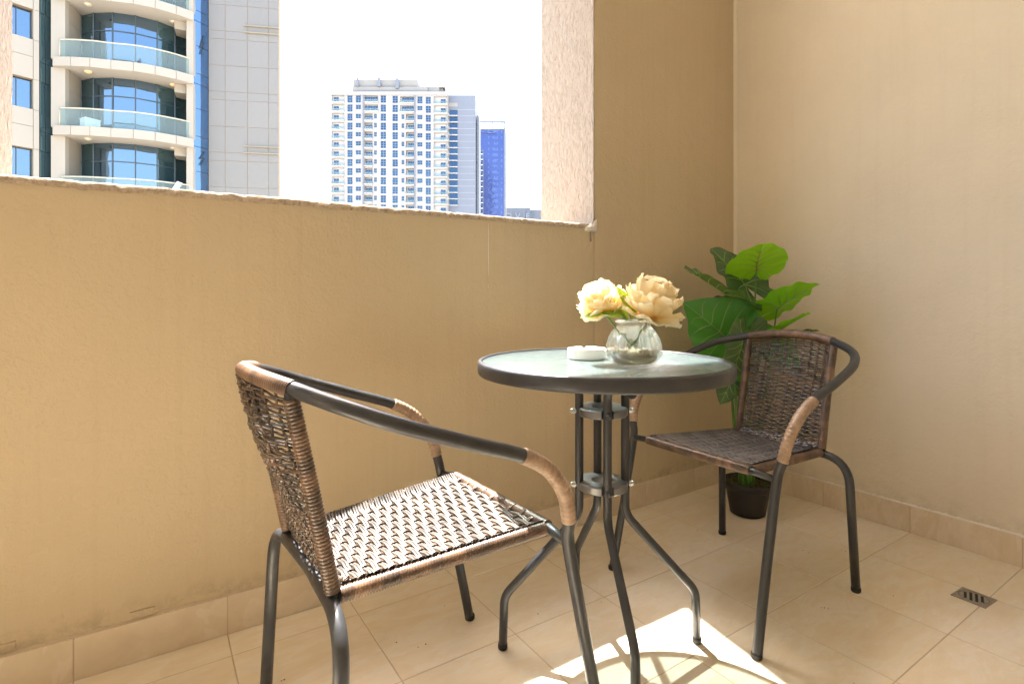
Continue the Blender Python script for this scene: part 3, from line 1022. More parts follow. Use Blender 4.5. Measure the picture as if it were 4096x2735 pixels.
# peonies ----------------------------------------------------------
def petal_mesh(name, m_, L, Wd, cup, ruffle, seed, notch=.0):
    rnd = random.Random(seed); nu, nv = 9, 9; P = []
    ph = [rnd.uniform(0, 6.28) for _ in range(3)]
    for i in range(nu + 1):
        u = i / nu; row = []
        hw = Wd * (.22 + .78 * sin(min(1, u * 1.18) * pi * .5) ** .8) * (1 if u < .82 else math.sqrt(max(.05, 1 - ((u - .82) / .215) ** 2)))
        for j in range(nv + 1):
            v_ = -1 + 2 * j / nv
            ed = ruffle * max(0, u - .45) * (sin(v_ * 7 + ph[0]) * .6 + sin(v_ * 13 + ph[1]) * .5)
            y = L * u + L * (.10 * cos(v_ * 9 + ph[2]) - notch * max(0, 1 - abs(v_) * 3)) * max(0, u - .75)
            x = hw * v_
            z = cup * (u ** 2 * .9 + .8 * (v_ * hw / Wd) ** 2 * u) * L + ed * L
            row.append((x, y, z))
        P.append(row)
    b = MB(); b.grid(P, 0, True)
    return b.mesh(name, m_)
PM_out = [petal_mesh('petal', M['petal'], .050, .023, .42, .10, s_, .12) for s_ in range(4)]
PM_mid = [petal_mesh('petal', M['petal'], .052, .022, .62, .11, s_ + 10, .18) for s_ in range(4)]
PM_in = [petal_mesh('petal', M['petal_in'], .050, .016, .55, .16, s_ + 20, .2) for s_ in range(4)]
def peony(label, c, axis_, sc, seed, stem_to):
    rnd = random.Random(seed)
    root = thing('peony', label, 'flower', c, 0, 'artificial peonies in the vase')
    q0 = Vector((0, 0, 1)).rotation_difference(Vector(axis_).normalized())
    layers = [(PM_out, 7, -22, .000, .95), (PM_out, 9, -2, .001, 1.05), (PM_out, 10, 16, .002, 1.08), (PM_mid, 10, 32, .003, 1.05), (PM_mid, 10, 46, .004, 1.0), (PM_mid, 9, 56, .005, .95), (PM_in, 11, 60, .005, 1.0), (PM_in, 10, 70, .006, 1.02), (PM_in, 8, 80, .007, 1.0)]
    for li, (ms, n, el, zo, s_) in enumerate(layers):
        for k in range(n):
            a = 2 * pi * (k + .5 * (li % 2)) / n + rnd.uniform(-.16, .16)
            e = radians(el + rnd.uniform(-8, 8))
            R = Matrix.Rotation(a, 4, 'Z') @ Matrix.Rotation(e, 4, 'X') @ Matrix.Rotation(rnd.uniform(-.2, .2), 4, 'Y')
            off = Matrix.Translation((0, 0, zo * 1.0)) 
            base = Matrix.Rotation(a, 4, 'Z') @ Matrix.Translation((0, .004 + .002 * li * .3, 0))
            Mx = q0.to_matrix().to_4x4() @ Matrix.Scale(sc, 4) @ off @ base @ Matrix.Rotation(e, 4, 'X') @ Matrix.Rotation(rnd.uniform(-.2, .2), 4, 'Y') @ Matrix.Scale(s_ * rnd.uniform(.9, 1.08), 4)
            o = link('petal', rnd.choice(ms), root)
            o.matrix_local = Mx
    # stem into the vase
    st = Vector(stem_to) - Vector(c)
    b = MB(); b.tube(catmull([Vector((0, 0, 0)), Vector(axis_).normalized() * -.015, st * .45 + Vector((0, 0, -.01)), st], 6), .0026, 8)
    b.obj('stem', M['stem'], root)
    return root
def simple_leaf(root, base, tip, wid, nrm, m_, curl=.15, name='leaf'):
    base, tip, nrm = Vector(base), Vector(tip), Vector(nrm).normalized()
    ax = tip - base; L = ax.length; ax.normalize(); side = ax.cross(nrm).normalized(); nrm = side.cross(ax)
    P = []
    for i in range(13):
        u = i / 12; hw = wid * sin(pi * u ** .8) ** .9 if 0 < u < 1 else 0
        P.append([base + ax * L * u + side * hw * v_ + nrm * L * (curl * sin(pi * u) + .25 * (v_ * hw / L) ** 2 * 6 + .012 * sin(u * 17 + v_ * 2)) for v_ in (-1, -.6, -.2, .2, .6, 1)])
    b = MB(); b.grid(P, 0, True)
    b.tube([base + ax * L * u + nrm * L * (curl * sin(pi * u)) for u in (0, .2, .4, .6, .8, .97)], [.0011, .001, .0009, .0007, .0005, .0002], 5, 1)
    return b.obj(name, [m_, M['vein']], root)
F_ = Vector((.5535, .8328, 0)); R_v = Vector((.8328, -.5535, 0)); U_ = Vector((0, 0, 1))
pb = peony('large open cream peony with apricot centre, taller of the two in the vase', (1.001, .911, .851), (.20, -.24, .93), 1.36, 5, (.975, .955, TS + .03))
pa = peony('smaller cream peony glowing in the sun, beside the larger bloom', (.949, 1.006, .864), (-.40, .12, .87), 1.06, 8, (1.0, .935, TS + .03))
PB, PA = Vector((1.001, .911, .851)), Vector((.949, 1.006, .864))
z_ = Vector((0, 0, 0))
simple_leaf(pa, Vector((.972, .955, .846)) - PA, Vector((.872, 1.012, .848)) - PA, .017, (.1, -.55, .8), M['flower_leaf'], .10)
simple_leaf(pa, Vector((.975, .955, .842)) - PA, Vector((.955, .962, .873)) - PA, .009, (-.3, -.9, .2), M['flower_leaf'], .05)
simple_leaf(pa, Vector((.975, .940, .842)) - PA, Vector((.968, .948, .866)) - PA, .011, (.2, -.9, .3), M['flower_leaf'], .08)
simple_leaf(pb, Vector((.978, .925, .862)) - PB, Vector((.935, .952, .925)) - PB, .012, (-.6, -.75, .2), M['flower_leaf'], -.06)
simple_leaf(pb, Vector((1.000, .928, .844)) - PB, Vector((1.075, .882, .886)) - PB, .015, (-.2, -.6, .8), M['flower_leaf'], -.05)
simple_leaf(pb, Vector((.99, .93, .842)) - PB, Vector((1.045, .86, .858)) - PB, .015, (.1, -.6, .8), M['flower_leaf'], .08)
simple_leaf(pa, Vector((.975, .95, .842)) - PA, Vector((.915, .965, .862)) - PA, .014, (.1, -.6, .8), M['flower_leaf'], .10)
simple_leaf(pb, Vector((.992, .932, .842)) - PB, Vector((.958, .945, .872)) - PB, .012, (.1, -.8, .6), M['flower_leaf'], .1)

# ================================================================== POTTED PLANT
PC = Vector((2.066, 1.336, 0))
pl = thing('potted_plant', 'tall green artificial elephant ear plant in a black plastic pot in the corner', 'plant', PC)
b = MB()
b.lathe([(.0005, .002), (.066, .002), (.069, .004), (.086, .104), (.0865, .106), (.094, .1065), (.0965, .109), (.098, .136), (.0965, .1375), (.093, .136), (.091, .112), (.084, .108), (.080, .07)], 48)
b.obj('pot', M['pot'], pl)
b = MB(); b.lathe([(.0005, .118), (.05, .121), (.09, .117)], 28); b.obj('soil', M['soil'], pl)
b = MB(); rnd = random.Random(17)
for _ in range(620):
    r = .088 * math.sqrt(rnd.random()); a = rnd.uniform(0, 2 * pi)
    p = Vector((r * cos(a), r * sin(a), .118 + rnd.uniform(0, .006)))
    d1 = Vector((rnd.uniform(-1, 1), rnd.uniform(-1, 1), rnd.uniform(.0, .8))).normalized() * rnd.uniform(.006, .016)
    d2 = d1 + Vector((rnd.uniform(-1, 1), rnd.uniform(-1, 1), rnd.uniform(-.3, .5))).normalized() * .007
    b.tube([p, p + d1, p + d2], [.0008, .0007, .0002], 3, rnd.choice((0, 0, 1)), False)
stuff(b.obj('moss', [M['moss'], M['stem']], pl))

RAD = [(0, 1.0), (12, .90), (30, .80), (55, .735), (80, .70), (105, .675), (128, .66), (148, .62), (163, .50), (172, .26), (180, .10)]
def rad_at(th):
    a = abs(math.degrees(th))
    for (a0, r0), (a1, r1) in zip(RAD, RAD[1:]):
        if a <= a1: 
            f = (a - a0) / (a1 - a0); f = f * f * (3 - 2 * f) if a1 > 160 else f
            return r0 + (r1 - r0) * f
    return RAD[-1][1]
def big_leaf(hub, tip, nrm, width, mleaf, mvein, seed, fold=.25, droop=.15, wave_=.02, tipcurl=0):
    """heart-shaped leaf: hub = where the stalk meets it; nrm = the face; width scales the half width"""
    hub, tip, nrm = Vector(hub) - PC, Vector(tip) - PC, Vector(nrm).normalized()
    ax = tip - hub; L = ax.length; ax.normalize(); side = ax.cross(nrm).normalized(); nrm = side.cross(ax).normalized()
    rnd = random.Random(seed); ph = rnd.uniform(0, 6)
    def pt(th, k):
        r = rad_at(th) * k
        u = r * cos(th); v_ = r * sin(th) * width
        a = abs(math.degrees(th))
        edge = wave_ * k ** 3 * (sin(th * 9 + ph) + .6 * sin(th * 15 + 2 * ph))
        h = fold * abs(v_) - .55 * fold * v_ * v_ * 1.4 - droop * (u * abs(u)) + edge - .02 * math.exp(-(v_ / .035) ** 2) + tipcurl * max(0, u - .6) ** 2 
        # quilted relief between the side veins
        h += .024 * k * abs(sin(th * 4.6 + .3))
        return hub + ax * (L * u) + side * (L * v_) + nrm * (L * h)
    b = MB(); na, nk = 84, 9
    o_ = 0
    P = [[pt(-pi * .995 + 2 * pi * .995 * i / na, .02 + .98 * j / nk) for j in range(nk + 1)] for i in range(na + 1)]
    b.grid(P, 0, True)
    off = nrm * (-.0012)
    def vein(th0, r0):
        for sgn in (1, -1):
            path = []; rr_ = []
            for j in range(9):
                k = j / 8 * .96
                path.append(pt(th0 * (1 if j else 0) * (.75 + .25 * k), max(.02, k)) + nrm * .0006); rr_.append(r0 * (1 - .8 * k))
            b.tube(path, rr_, 5, 1)
    def vein2(sg, u0, th1, r0):
        a = pt(0, u0); e = pt(sg * th1, .93)
        path = []
        for j in range(8):
            f = j / 7
            u = u0 * (1 - f) + rad_at(th1) * cos(th1) * .93 * f + .05 * sin(pi * f)
            v_ = rad_at(th1) * sin(th1) * .93 * f ** 1.0
            th = math.atan2(v_, u); k = math.hypot(u, v_) / rad_at(th)
            path.append(pt(sg * th, min(.97, max(.02, k))) + nrm * .0002)
        b.tube(path, [r0 * (1 - .1 * j) for j in range(8)], 5, 1)
    path = [pt(0, .02 + .95 * j / 10) + nrm * .0003 for j in range(11)]
    b.tube(path, [.0036 * (1 - .075 * j) for j in range(11)], 6, 1)
    for sg in (1, -1):
        for u0, th1 in ((.62, .30), (.44, .55), (.26, .85), (.10, 1.2), (.0, 1.75), (.0, 2.4)):
            vein2(sg, u0, th1, .0023)
    # thickness
    o = b.obj('leaf', [mleaf, mvein], pl)
    return o, hub
def stalk(hub, base_off, bend, r=.0042):
    b = MB()
    b0 = Vector((base_off[0], base_off[1], .12)); h = Vector(hub)
    mid = b0.lerp(h, .55) + Vector(bend)
    pts = catmull([b0, b0.lerp(mid, .5) + Vector((0, 0, .05)), mid, h], 10)
    n = len(pts)
    b.tube(pts, [r * (1.5 - .75 * k / (n - 1)) for k in range(n)], 8)
    b.obj('stalk', M['stem'], pl)
def P3(x, y, z): return (x, y, z)
LEAVES = [
    ('leaf_backlit', 'vein_gold', (2.090, 1.312, 1.013), (1.965, 1.215, 1.120), (0.354, 0.533, 0.760), 0.93, 0.1, 0.1, 0.02, (0.005, 0.0), (0.0, 0.0, 0.0)),
    ('leaf_dark', 'vein', (2.099, 1.367, 0.950), (2.048, 1.485, 1.124), (-0.115, -0.932, 0.340), 0.8, 0.22, 0.1, 0.03, (-0.02, 0.01), (0.02, 0, 0.02)),
    ('leaf_dark', 'vein', (1.965, 1.360, 0.909), (1.738, 1.390, 1.022), (0.419, -0.399, 0.820), 0.72, 0.2, 0.06, 0.03, (-0.02, -0.01), (0.02, 0, 0.03)),
    ('leaf_brown', 'leaf_brown', (2.129, 1.419, 0.845), (2.059, 1.538, 0.888), (-0.443, -0.306, 0.850), 0.85, 0.15, 0.1, 0.03, (-0.01, 0.02), (0, 0, 0.02)),
    ('leaf', 'vein', (1.975, 1.353, 0.716), (1.783, 1.397, 0.871), (-0.698, -0.653, 0.300), 0.93, 0.3, 0.22, 0.03, (-0.02, -0.015), (-0.02, 0, 0.06)),
    ('leaf_backlit', 'vein', (2.133, 1.248, 0.852), (2.186, 1.117, 0.966), (0.071, 0.829, 0.550), 0.86, 0.24, 0.12, 0.03, (0.02, 0.0), (0.02, 0, 0.03)),
    ('leaf_backlit', 'vein', (2.154, 1.270, 0.749), (2.135, 1.127, 0.851), (-0.126, 0.624, 0.650), 0.85, 0.2, 0.12, 0.02, (0.02, -0.01), (0.02, 0, 0.02)),
    ('leaf_dark', 'vein', (2.194, 1.232, 0.739), (2.193, 1.112, 0.778), (0.056, -0.097, 0.950), 0.7, 0.15, 0.1, 0.02, (0.02, 0.01), (0.02, 0, 0.02)),
    ('leaf_dark', 'vein', (1.948, 1.275, 0.735), (1.943, 1.314, 0.565), (-0.207, -0.943, 0.200), 0.85, 0.3, 0.15, 0.05, (-0.01, -0.02), (0, 0, 0.08)),
    ('leaf_dark', 'vein', (2.033, 1.363, 0.594), (1.940, 1.376, 0.462), (-0.720, -0.542, 0.350), 0.62, 0.3, 0.15, 0.05, (-0.02, -0.01), (-0.01, 0, 0.05)),
    ('leaf', 'vein', (2.115, 1.392, 0.682), (2.112, 1.370, 0.482), (-0.026, -0.943, 0.200), 0.7, 0.25, 0.1, 0.03, (0.0, 0.02), (0, 0, 0.06)),
    ('leaf', 'vein', (2.213, 1.327, 0.694), (2.262, 1.222, 0.599), (-0.304, -0.819, 0.400), 0.9, 0.25, 0.1, 0.03, (0.02, 0.02), (0, 0, 0.06)),
]
for i, (ml, mv, hub, tip, nrm, wd, fo, drp, wa, so_, be) in enumerate(LEAVES):
    o, h = big_leaf(hub, tip, nrm, wd, M[ml], M[mv], 30 + i, fo, drp, wa)
    stalk(h, so_, be)
# the thick bundle of bare lower stalks
for i, (dx, dy, tx, ty) in enumerate(((-.018, -.012, -.035, .0), (.0, -.02, -.012, -.012), (-.008, .006, -.02, .02), (.012, -.004, .01, -.01))):
    b = MB(); b.tube(catmull([(dx - .012, dy + .008, .115), (dx * 1.1 + tx * .3 - .026, dy + ty * .3 + .017, .30), (dx + tx - .026, dy + ty + .017, .52 + .03 * i)], 10), [.0085 - .0002 * k for k in range(21)], 9)
    b.obj('stalk', M['stem'], pl)

# ================================================================== NEAR TOWER (left)
# plan points are metres east/north of the balcony; heights are above the balcony floor
def lerp2(a, c, f): return (a[0] + (c[0] - a[0]) * f, a[1] + (c[1] - a[1]) * f)
def off2(a, c, dist):
    """unit normal of the segment a-c turned towards the viewer (negative y side), times dist"""
    dx, dy = c[0] - a[0], c[1] - a[1]; l = math.hypot(dx, dy)
    n = (dy / l, -dx / l)
    return (n[0] * dist, n[1] * dist)
def wall_quad_box(mb, a, c, z0, z1, front, back, mi=0, bev=0):
    """upright slab along plan segment a-c: front metres before the line, back metres behind"""
    f = off2(a, c, front); k = off2(a, c, -back)
    pts = [(a[0] + f[0], a[1] + f[1]), (c[0] + f[0], c[1] + f[1]), (c[0] + k[0], c[1] + k[1]), (a[0] + k[0], a[1] + k[1])]
    mb.prism(pts[::-1], z0, z1, mi)

ST = 3.315
SLABB = [15.32 + ST * k for k in (1, 0, -1, -2, -3)]          # undersides of the balcony slabs
FAS = .44
front_c = [(-3.973, 33.981), (-3.313, 33.722), (-2.52, 33.195), (-1.661, 32.924), (-.757, 32.599), (.136, 32.498), (1.034, 32.609), (1.825, 32.828)]
front_c[1] = (-3.25, 33.53); front_c[2] = (-2.49, 33.17)
glass_c = [(-3.024, 35.475), (-2.475, 34.762), (-1.669, 34.178), (-.701, 33.895), (.231, 33.948), (.928, 34.109), (1.515, 34.055)]
glass_c[-2] = (1.03, 34.30); glass_c[-1] = (1.62, 34.75)
colL = [(-4.077, 34.25), (-3.52, 34.02)]
tA = thing('balcony_tower', 'beige apartment tower with curved glass balconies, blue glass slit and grey panelled wall', 'tower', (0, 0, 0))
# dark solid core well behind the facade, down to the street
b = MB(); b.prism([(-12, 36.0), (-4.6, 35.4), (-2.9, 36.2), (2.0, 36.0), (2.75, 33.9), (5.70, 32.52), (6.9, 41), (3, 46), (-12, 46)], -46, 42)
b.obj('core_wall', M['cladding'], tA)
for si, zb in enumerate(SLABB):
    # balcony slab: soffit, and fascia made of panels
    b = MB()
    back = [(1.9, 35.2), (.2, 36.0), (-3.0, 36.2), (-4.1, 35.2)]
    b.prism(front_c + back, zb + .012, zb + FAS - .01)
    sl = b.obj('balcony_slab', M['soffit'], tA)
    for k in range(len(front_c) - 1):
        a, c = front_c[k], front_c[k + 1]
        a2, c2 = lerp2(a, c, .012), lerp2(a, c, .988)
        bb = MB(); wall_quad_box(bb, a2, c2, zb, zb + FAS, .03, .02)
        bb.obj('fascia_panel', M['cladding_white'], sl)
    bb = MB()
    for k in range(len(front_c) - 1): wall_quad_box(bb, front_c[k], front_c[k + 1], zb + .004, zb + FAS - .004, .012, .02)
    bb.obj('fascia_joint', M['joint'], sl)
    # round lamps under the slab
    for (lx, ly) in ((-2.62, 33.9), (.93, 33.55)):
        bb = MB(); bb.lathe([(.0005, -.10), (.09, -.085), (.15, -.04), (.165, .0), (.165, .012)], 20, (lx, ly, zb + .012)); bb.obj('soffit_lamp', M['lamp_glass'] if si in (2,) else M['rail'], sl)
    # hanging box beam by the right column
    bb = MB(); bb.prism([(.98, 33.35), (1.50, 33.30), (1.72, 34.4), (1.10, 34.25)], zb - .42, zb + .011); bb.obj('beam_box', M['cladding'], sl)
    # railing
    inset = [lerp2(p, (-.6, 36.5), .035) for p in front_c]
    inset[0] = (-3.72, 33.98); inset[-1] = (1.70, 32.96)
    rp = catmull([(p[0], p[1], 0) for p in inset], 6)
    zt = zb + FAS
    rl = link('balcony_railing', None, tA, (0, 0, zt))
    for k in range(len(inset) - 1):
        a, c = lerp2(inset[k], inset[k + 1], .012), lerp2(inset[k], inset[k + 1], .988)
        seg = [p for p in rp[6 * k:6 * k + 7]]
        bb = MB()
        bb.grid([[(p[0], p[1], .01), (p[0], p[1], .88)] for p in seg], 0, True)
        bb.obj('glass_pane', M['rail_glass'], rl)
    bb = MB(); bb.tube([(p[0], p[1], .90) for p in rp], .035, 8)
    for p in (rp[0], rp[-1]): bb.tube([(p[0], p[1], 0), (p[0], p[1], .90)], .03, 8)
    bb.obj('handrail', M['rail'], rl)
    # curved glass wall of the storey that stands on this slab
    z0, z1 = zt, zb + ST
    zt2 = z0 + 1.95
    for k in range(len(glass_c) - 1):
        a, c = glass_c[k], glass_c[k + 1]
        a2, c2 = lerp2(a, c, .022), lerp2(a, c, .978)
        tilt = .006 * ((k * 7 + si * 3) % 5 - 2)
        for za, zc in ((z0 + .03, zt2 - .025), (zt2 + .025, z1)):
            bb = MB()
            bb.add([(a2[0], a2[1] + tilt, za), (c2[0], c2[1] - tilt, za), (c2[0], c2[1] - tilt, zc), (a2[0], a2[1] + tilt, zc)], [(0, 1, 2, 3)])
            bb.add([(a2[0], a2[1] + tilt + .02, za), (c2[0], c2[1] - tilt + .02, za), (c2[0], c2[1] - tilt + .02, zc), (a2[0], a2[1] + tilt + .02, zc)], [(3, 2, 1, 0)])
            bb.obj('glass_pane', M['facade_glass'] if 0 < k < 4 else M['dark_glass'], tA)
    bb = MB()
    for k in range(len(glass_c) - 1):
        a, c = glass_c[k], glass_c[k + 1]
        for (za, zc) in ((z0, z0 + .03), (zt2 - .025, zt2 + .025)): wall_quad_box(bb, a, c, za, zc, .03, .05)
    for p in glass_c: bb.box((p[0] - .03, p[1] - .045, z0 + .001), (p[0] + .03, p[1] + .05, z1 - .001))
    bb.obj('mullions', M['mullion'], tA)
    bb = MB(); bb.prism([(p[0], p[1] + .12) for p in glass_c] + [(2.2, 35.6), (-2.9, 36.1)], z0 + .01, z1 - .01); bb.obj('dark_interior', M['mullion'], tA)
    # columns and return wall
    bb = MB(); bb.prism([colL[0], colL[1], (-3.40, 34.25), (-4.0, 34.9)], zt, zb + ST + .012); bb.obj('column', M['cladding_white'], tA)
    for (za, zc) in ((zt + .002, zt + 1.95), (zt + 1.965, zb + ST + .01)):
        bb = MB(); bb.prism([(-3.52, 34.03), (-3.03, 35.44), (-3.2, 35.7), (-3.8, 34.4)], za, zc); bb.obj('return_panel', M['cladding'], tA)
    bb = MB(); bb.prism([(1.50, 32.98), (1.80, 32.86), (2.05, 33.2), (1.72, 33.35)], zt, zb + ST + .012); bb.obj('column', M['cladding_white'], tA)
# things standing on the balconies: a white box, a pair of pigeons
def pigeon(label, x, y, z, rz):
    r = thing('pigeon', label, 'bird', (x, y, z), rz, 'pigeons on the tower balconies')
    b = MB()
    b.tube([(-.17, 0, .10), (-.10, 0, .105), (-.03, 0, .11), (.05, 0, .12), (.085, 0, .155), (.10, 0, .195)], [.012, .035, .055, .052, .03, .012], 10, flat=1)
    b.sphere((.105, 0, .205), .028, 10, 7)
    b.tube([(.128, 0, .203), (.152, 0, .196)], [.008, .002], 6)
    b.obj('body', M['pigeon'], r)
    for s_ in (-1, 1):
        b = MB(); b.tube([(.06, s_ * .045, .13), (-.04, s_ * .056, .115), (-.15, s_ * .03, .10)], [.012, .028, .006], 8, flat=.35, up=(0, 1, 0)); b.obj('wing', M['pigeon'], r)
        b = MB(); b.tube([(.0, s_ * .02, .065), (.01, s_ * .02, .004), (.035, s_ * .02, .003)], [.006, .004, .003], 6); b.obj('leg', M['steel'], r)
z_l0 = SLABB[2] + FAS
pigeon('dark pigeon perched on the cream handrail of the upper balcony', -2.42, 33.29, z_l0 + .935, 1.9)
pigeon('dark pigeon standing on the slab edge of the upper balcony', -.52, 32.63, z_l0, -1.2)
wb = thing('storage_box', 'white storage box with a lid on the middle balcony behind the glass railing', 'box', (-2.55, 34.0, SLABB[3] + FAS), .5)
b = MB(); b.bbox((-.33, -.25, 0), (.33, .25, .50), .02); b.obj('box', M['white_plastic'], wb)
b = MB(); b.bbox((-.35, -.27, .501), (.35, .27, .56), .02); b.obj('lid', M['white_plastic'], wb)
ch = thing('deck_chair', 'white folding deck chair leaning back on the lowest balcony in view', 'chair', (.62, 33.1, SLABB[4] + FAS), 2.6)
b = MB()
b.add([(-.3, -.25, .35), (.2, -.25, .30), (.2, .25, .30), (-.3, .25, .35)], [(0, 1, 2, 3)]); b.add([(-.3, -.25, .345), (.2, -.25, .295), (.2, .25, .295), (-.3, .25, .345)], [(3, 2, 1, 0)]); b.obj('seat', M['white_plastic'], ch)
b = MB(); b.box((-.005, -.25, 0), (.02, .25, .75)); o = b.obj('backrest', M['white_plastic'], ch); o.location = (-.3, 0, .33); o.rotation_euler = (0, radians(-32), 0)
for s_ in (-.25, .25):
    b = MB(); b.tube([(.25, s_, .01), (-.25, s_, .36)], .015, 8); b.tube([(-.35, s_, .01), (.2, s_, .30)], .015, 8); b.obj('leg', M['white_plastic'], ch)

# left wing: strip of square windows between beige panels, then a dark glass strip
w0, w1 = (-5.385, 33.838), (-4.498, 34.197)
wd = ((w1[0] - w0[0]), (w1[1] - w0[1])); wl = math.hypot(*wd); wu = (wd[0] / wl, wd[1] / wl)
def wp(s_): return (w1[0] - wu[0] * s_, w1[1] - wu[1] * s_)          # metres back from the strip's right end
for k in range(-1, 6):
    zs = 13.13 + ST * (1 - k)                                          # sill height of the window of this storey
    # pier panel and spandrel panels
    for (s0, s1, za, zc) in ((.0, .22, zs - .02, zs + 1.42), (0, .22, zs - 1.885, zs - .03), (.23, 1.7, zs - .83, zs - .005), (.23, 1.7, zs - 1.885, zs - .84), (1.71, 3.2, zs - .83, zs - .005), (1.71, 3.2, zs - 1.885, zs - .84), (1.35, 2.0, zs - .0, zs + 1.42)):
        bb = MB(); wall_quad_box(bb, wp(s1 - .006), wp(s0 + .006), za + .006, zc - .006, .0, .25); bb.obj('wall_panel', M['cladding_white'], tA)
    bb = MB(); wall_quad_box(bb, wp(3.2), wp(0), zs - 1.88, zs - .01, -.03, .3); wall_quad_box(bb, wp(.215), wp(.005), zs - .3, zs + 1.43, -.03, .3); bb.obj('panel_joint', M['joint'], tA)
    for (s0, s1) in ((.22, 1.35), (2.0, 3.2)):
        a, c = wp(s1), wp(s0)
        win = link('window', None, tA, (0, 0, 0))
        bb = MB()
        f = off2(a, c, -.28)
        q0 = (a[0] + f[0], a[1] + f[1]); q1 = (c[0] + f[0], c[1] + f[1])
        bb.add([(q0[0], q0[1], zs), (q1[0], q1[1], zs), (q1[0], q1[1], zs + 1.43), (q0[0], q0[1], zs + 1.43)], [(0, 1, 2, 3)])
        bb.obj('pane', M['facade_glass'], win)
        bb = MB()
        for (u0, u1) in ((0, .03), (.485, .515), (.97, 1)):
            wall_quad_box(bb, lerp2(q0, q1, u0), lerp2(q0, q1, u1), zs, zs + 1.43, .03, .0)
        bb.obj('frame', M['mullion'], win)
        bb = MB(); wall_quad_box(bb, (c[0] + wu[0] * .0, c[1] + wu[1] * .0), (c[0] + wu[0] * .05, c[1] + wu[1] * .05), zs, zs + 1.43, -.005, .3); bb.obj('reveal', M['cladding'], win)
# dark strip
d0, d1 = (-4.498, 34.197), (-4.0, 34.75)
for k in range(-1, 6):
    zs = 13.0 + ST * (1 - k)
    for (za, zc, mm) in ((zs, zs + 1.5, 'dark_glass'), (zs - .85, zs - .02, 'dark_glass'), (zs - 1.79, zs - .87, 'dark_glass')):
        for (u0, u1) in ((.03, .34), (.38, .97)):
            bb = MB(); wall_quad_box(bb, lerp2(d0, d1, u0), lerp2(d0, d1, u1), za, zc, .0 if za == zs else .03, .03); bb.obj('glass_pane', M[mm], tA)
bb = MB(); wall_quad_box(bb, d0, d1, -3, 30, -.04, .4); bb.obj('mullions', M['strip_back'], tA)

# bright blue glass slit
s0, s1 = (1.80, 32.93), (2.554, 33.436)
zz = [4.2 + ST * k for k in range(0, 7)]
for k, za in enumerate(zz):
    for (zc0, zc1) in ((za, za + 1.28), (za + 1.30, za + 1.84), (za + 1.86, za + ST - .02)):
        bb = MB(); wall_quad_box(bb, lerp2(s0, s1, .01), lerp2(s0, s1, .985), zc0 + .012, zc1, .0, .03); bb.obj('glass_pane', M['slit_glass'], tA)
bb = MB(); wall_quad_box(bb, s0, s1, -3, 30, -.03, .5); bb.obj('mullions', M['mullion'], tA)

# grey panelled wall
g0, g1 = (2.554, 33.436), (5.826, 31.97)
def gp(f): return lerp2(g0, g1, f)
cols_ = [0, .235, .553, .855, 1.0]
rows_ = []
for k in range(-3, 5):
    base = 11.54 + 3.29 * k
    rows_ += [base, base + .45, base + 1.86]
rows_.append(11.54 + 3.29 * 5)
for i in range(4):
    for j in range(len(rows_) - 1):
        bb = MB(); wall_quad_box(bb, gp(cols_[i] + .0035), gp(cols_[i + 1] - .0035), rows_[j] + .011, rows_[j + 1] - .011, .03, .02)
        bb.obj('wall_panel', M['gray_panel'], tA)
bb = MB(); wall_quad_box(bb, gp(.001), gp(.999), -40, 34, .012, .45); bb.obj('panel_joint', M['joint'], tA)
for z in (15.63, 15.27, 9.07, 8.71):
    bb = MB(); wall_quad_box(bb, gp(.50), gp(1.012), z - .03, z + .03, .13, -.06)
    for u in (.52, .75, .98): wall_quad_box(bb, gp(u - .004), gp(u + .004), z - .02, z + .02, .07, 0)
    bb.obj('wall_rod', M['rod'], tA)

# ================================================================== FAR CREAM TOWER
AZ = radians(-33.611)
def local(name, label, cat, x, y): return thing(name, label, cat, (x, y, 0), AZ)
def facade(mb, x0, x1, z0, z1, rects, y=0, mi=0, reveal=.35):
    xs_ = sorted({x0, x1, *[r[0] for r in rects], *[r[1] for r in rects]}); zs_ = sorted({z0, z1, *[r[2] for r in rects], *[r[3] for r in rects]})
    for i in range(len(xs_) - 1):
        run = None
        for j in range(len(zs_) - 1):
            xc, zc = (xs_[i] + xs_[i + 1]) / 2, (zs_[j] + zs_[j + 1]) / 2
            if any(r[0] < xc < r[1] and r[2] < zc < r[3] for r in rects):
                continue
            mb.add([(xs_[i], y, zs_[j]), (xs_[i + 1], y, zs_[j]), (xs_[i + 1], y, zs_[j + 1]), (xs_[i], y, zs_[j + 1])], [(0, 1, 2, 3)], mi)
    for (a, c, e, f, *rest) in rects:
        d_ = rest[0] if rest else reveal
        mb.add([(a, y, e), (c, y, e), (c, y, f), (a, y, f), (a, y + d_, e), (c, y + d_, e), (c, y + d_, f), (a, y + d_, f)], [(0, 4, 5, 1), (1, 5, 6, 2), (2, 6, 7, 3), (3, 7, 4, 0)], mi)
u = .0434783
def zX(v): return (v - 467) * u
def zZ(v): return .9 + (2062 - v) * u
tB = local('cream_tower', 'tall cream apartment tower with a grid of blue windows and rooftop plant block', 'tower', 54.195, 200.525)
WB = (1443 - 467) * u
NR = 15
win_meshes = {}
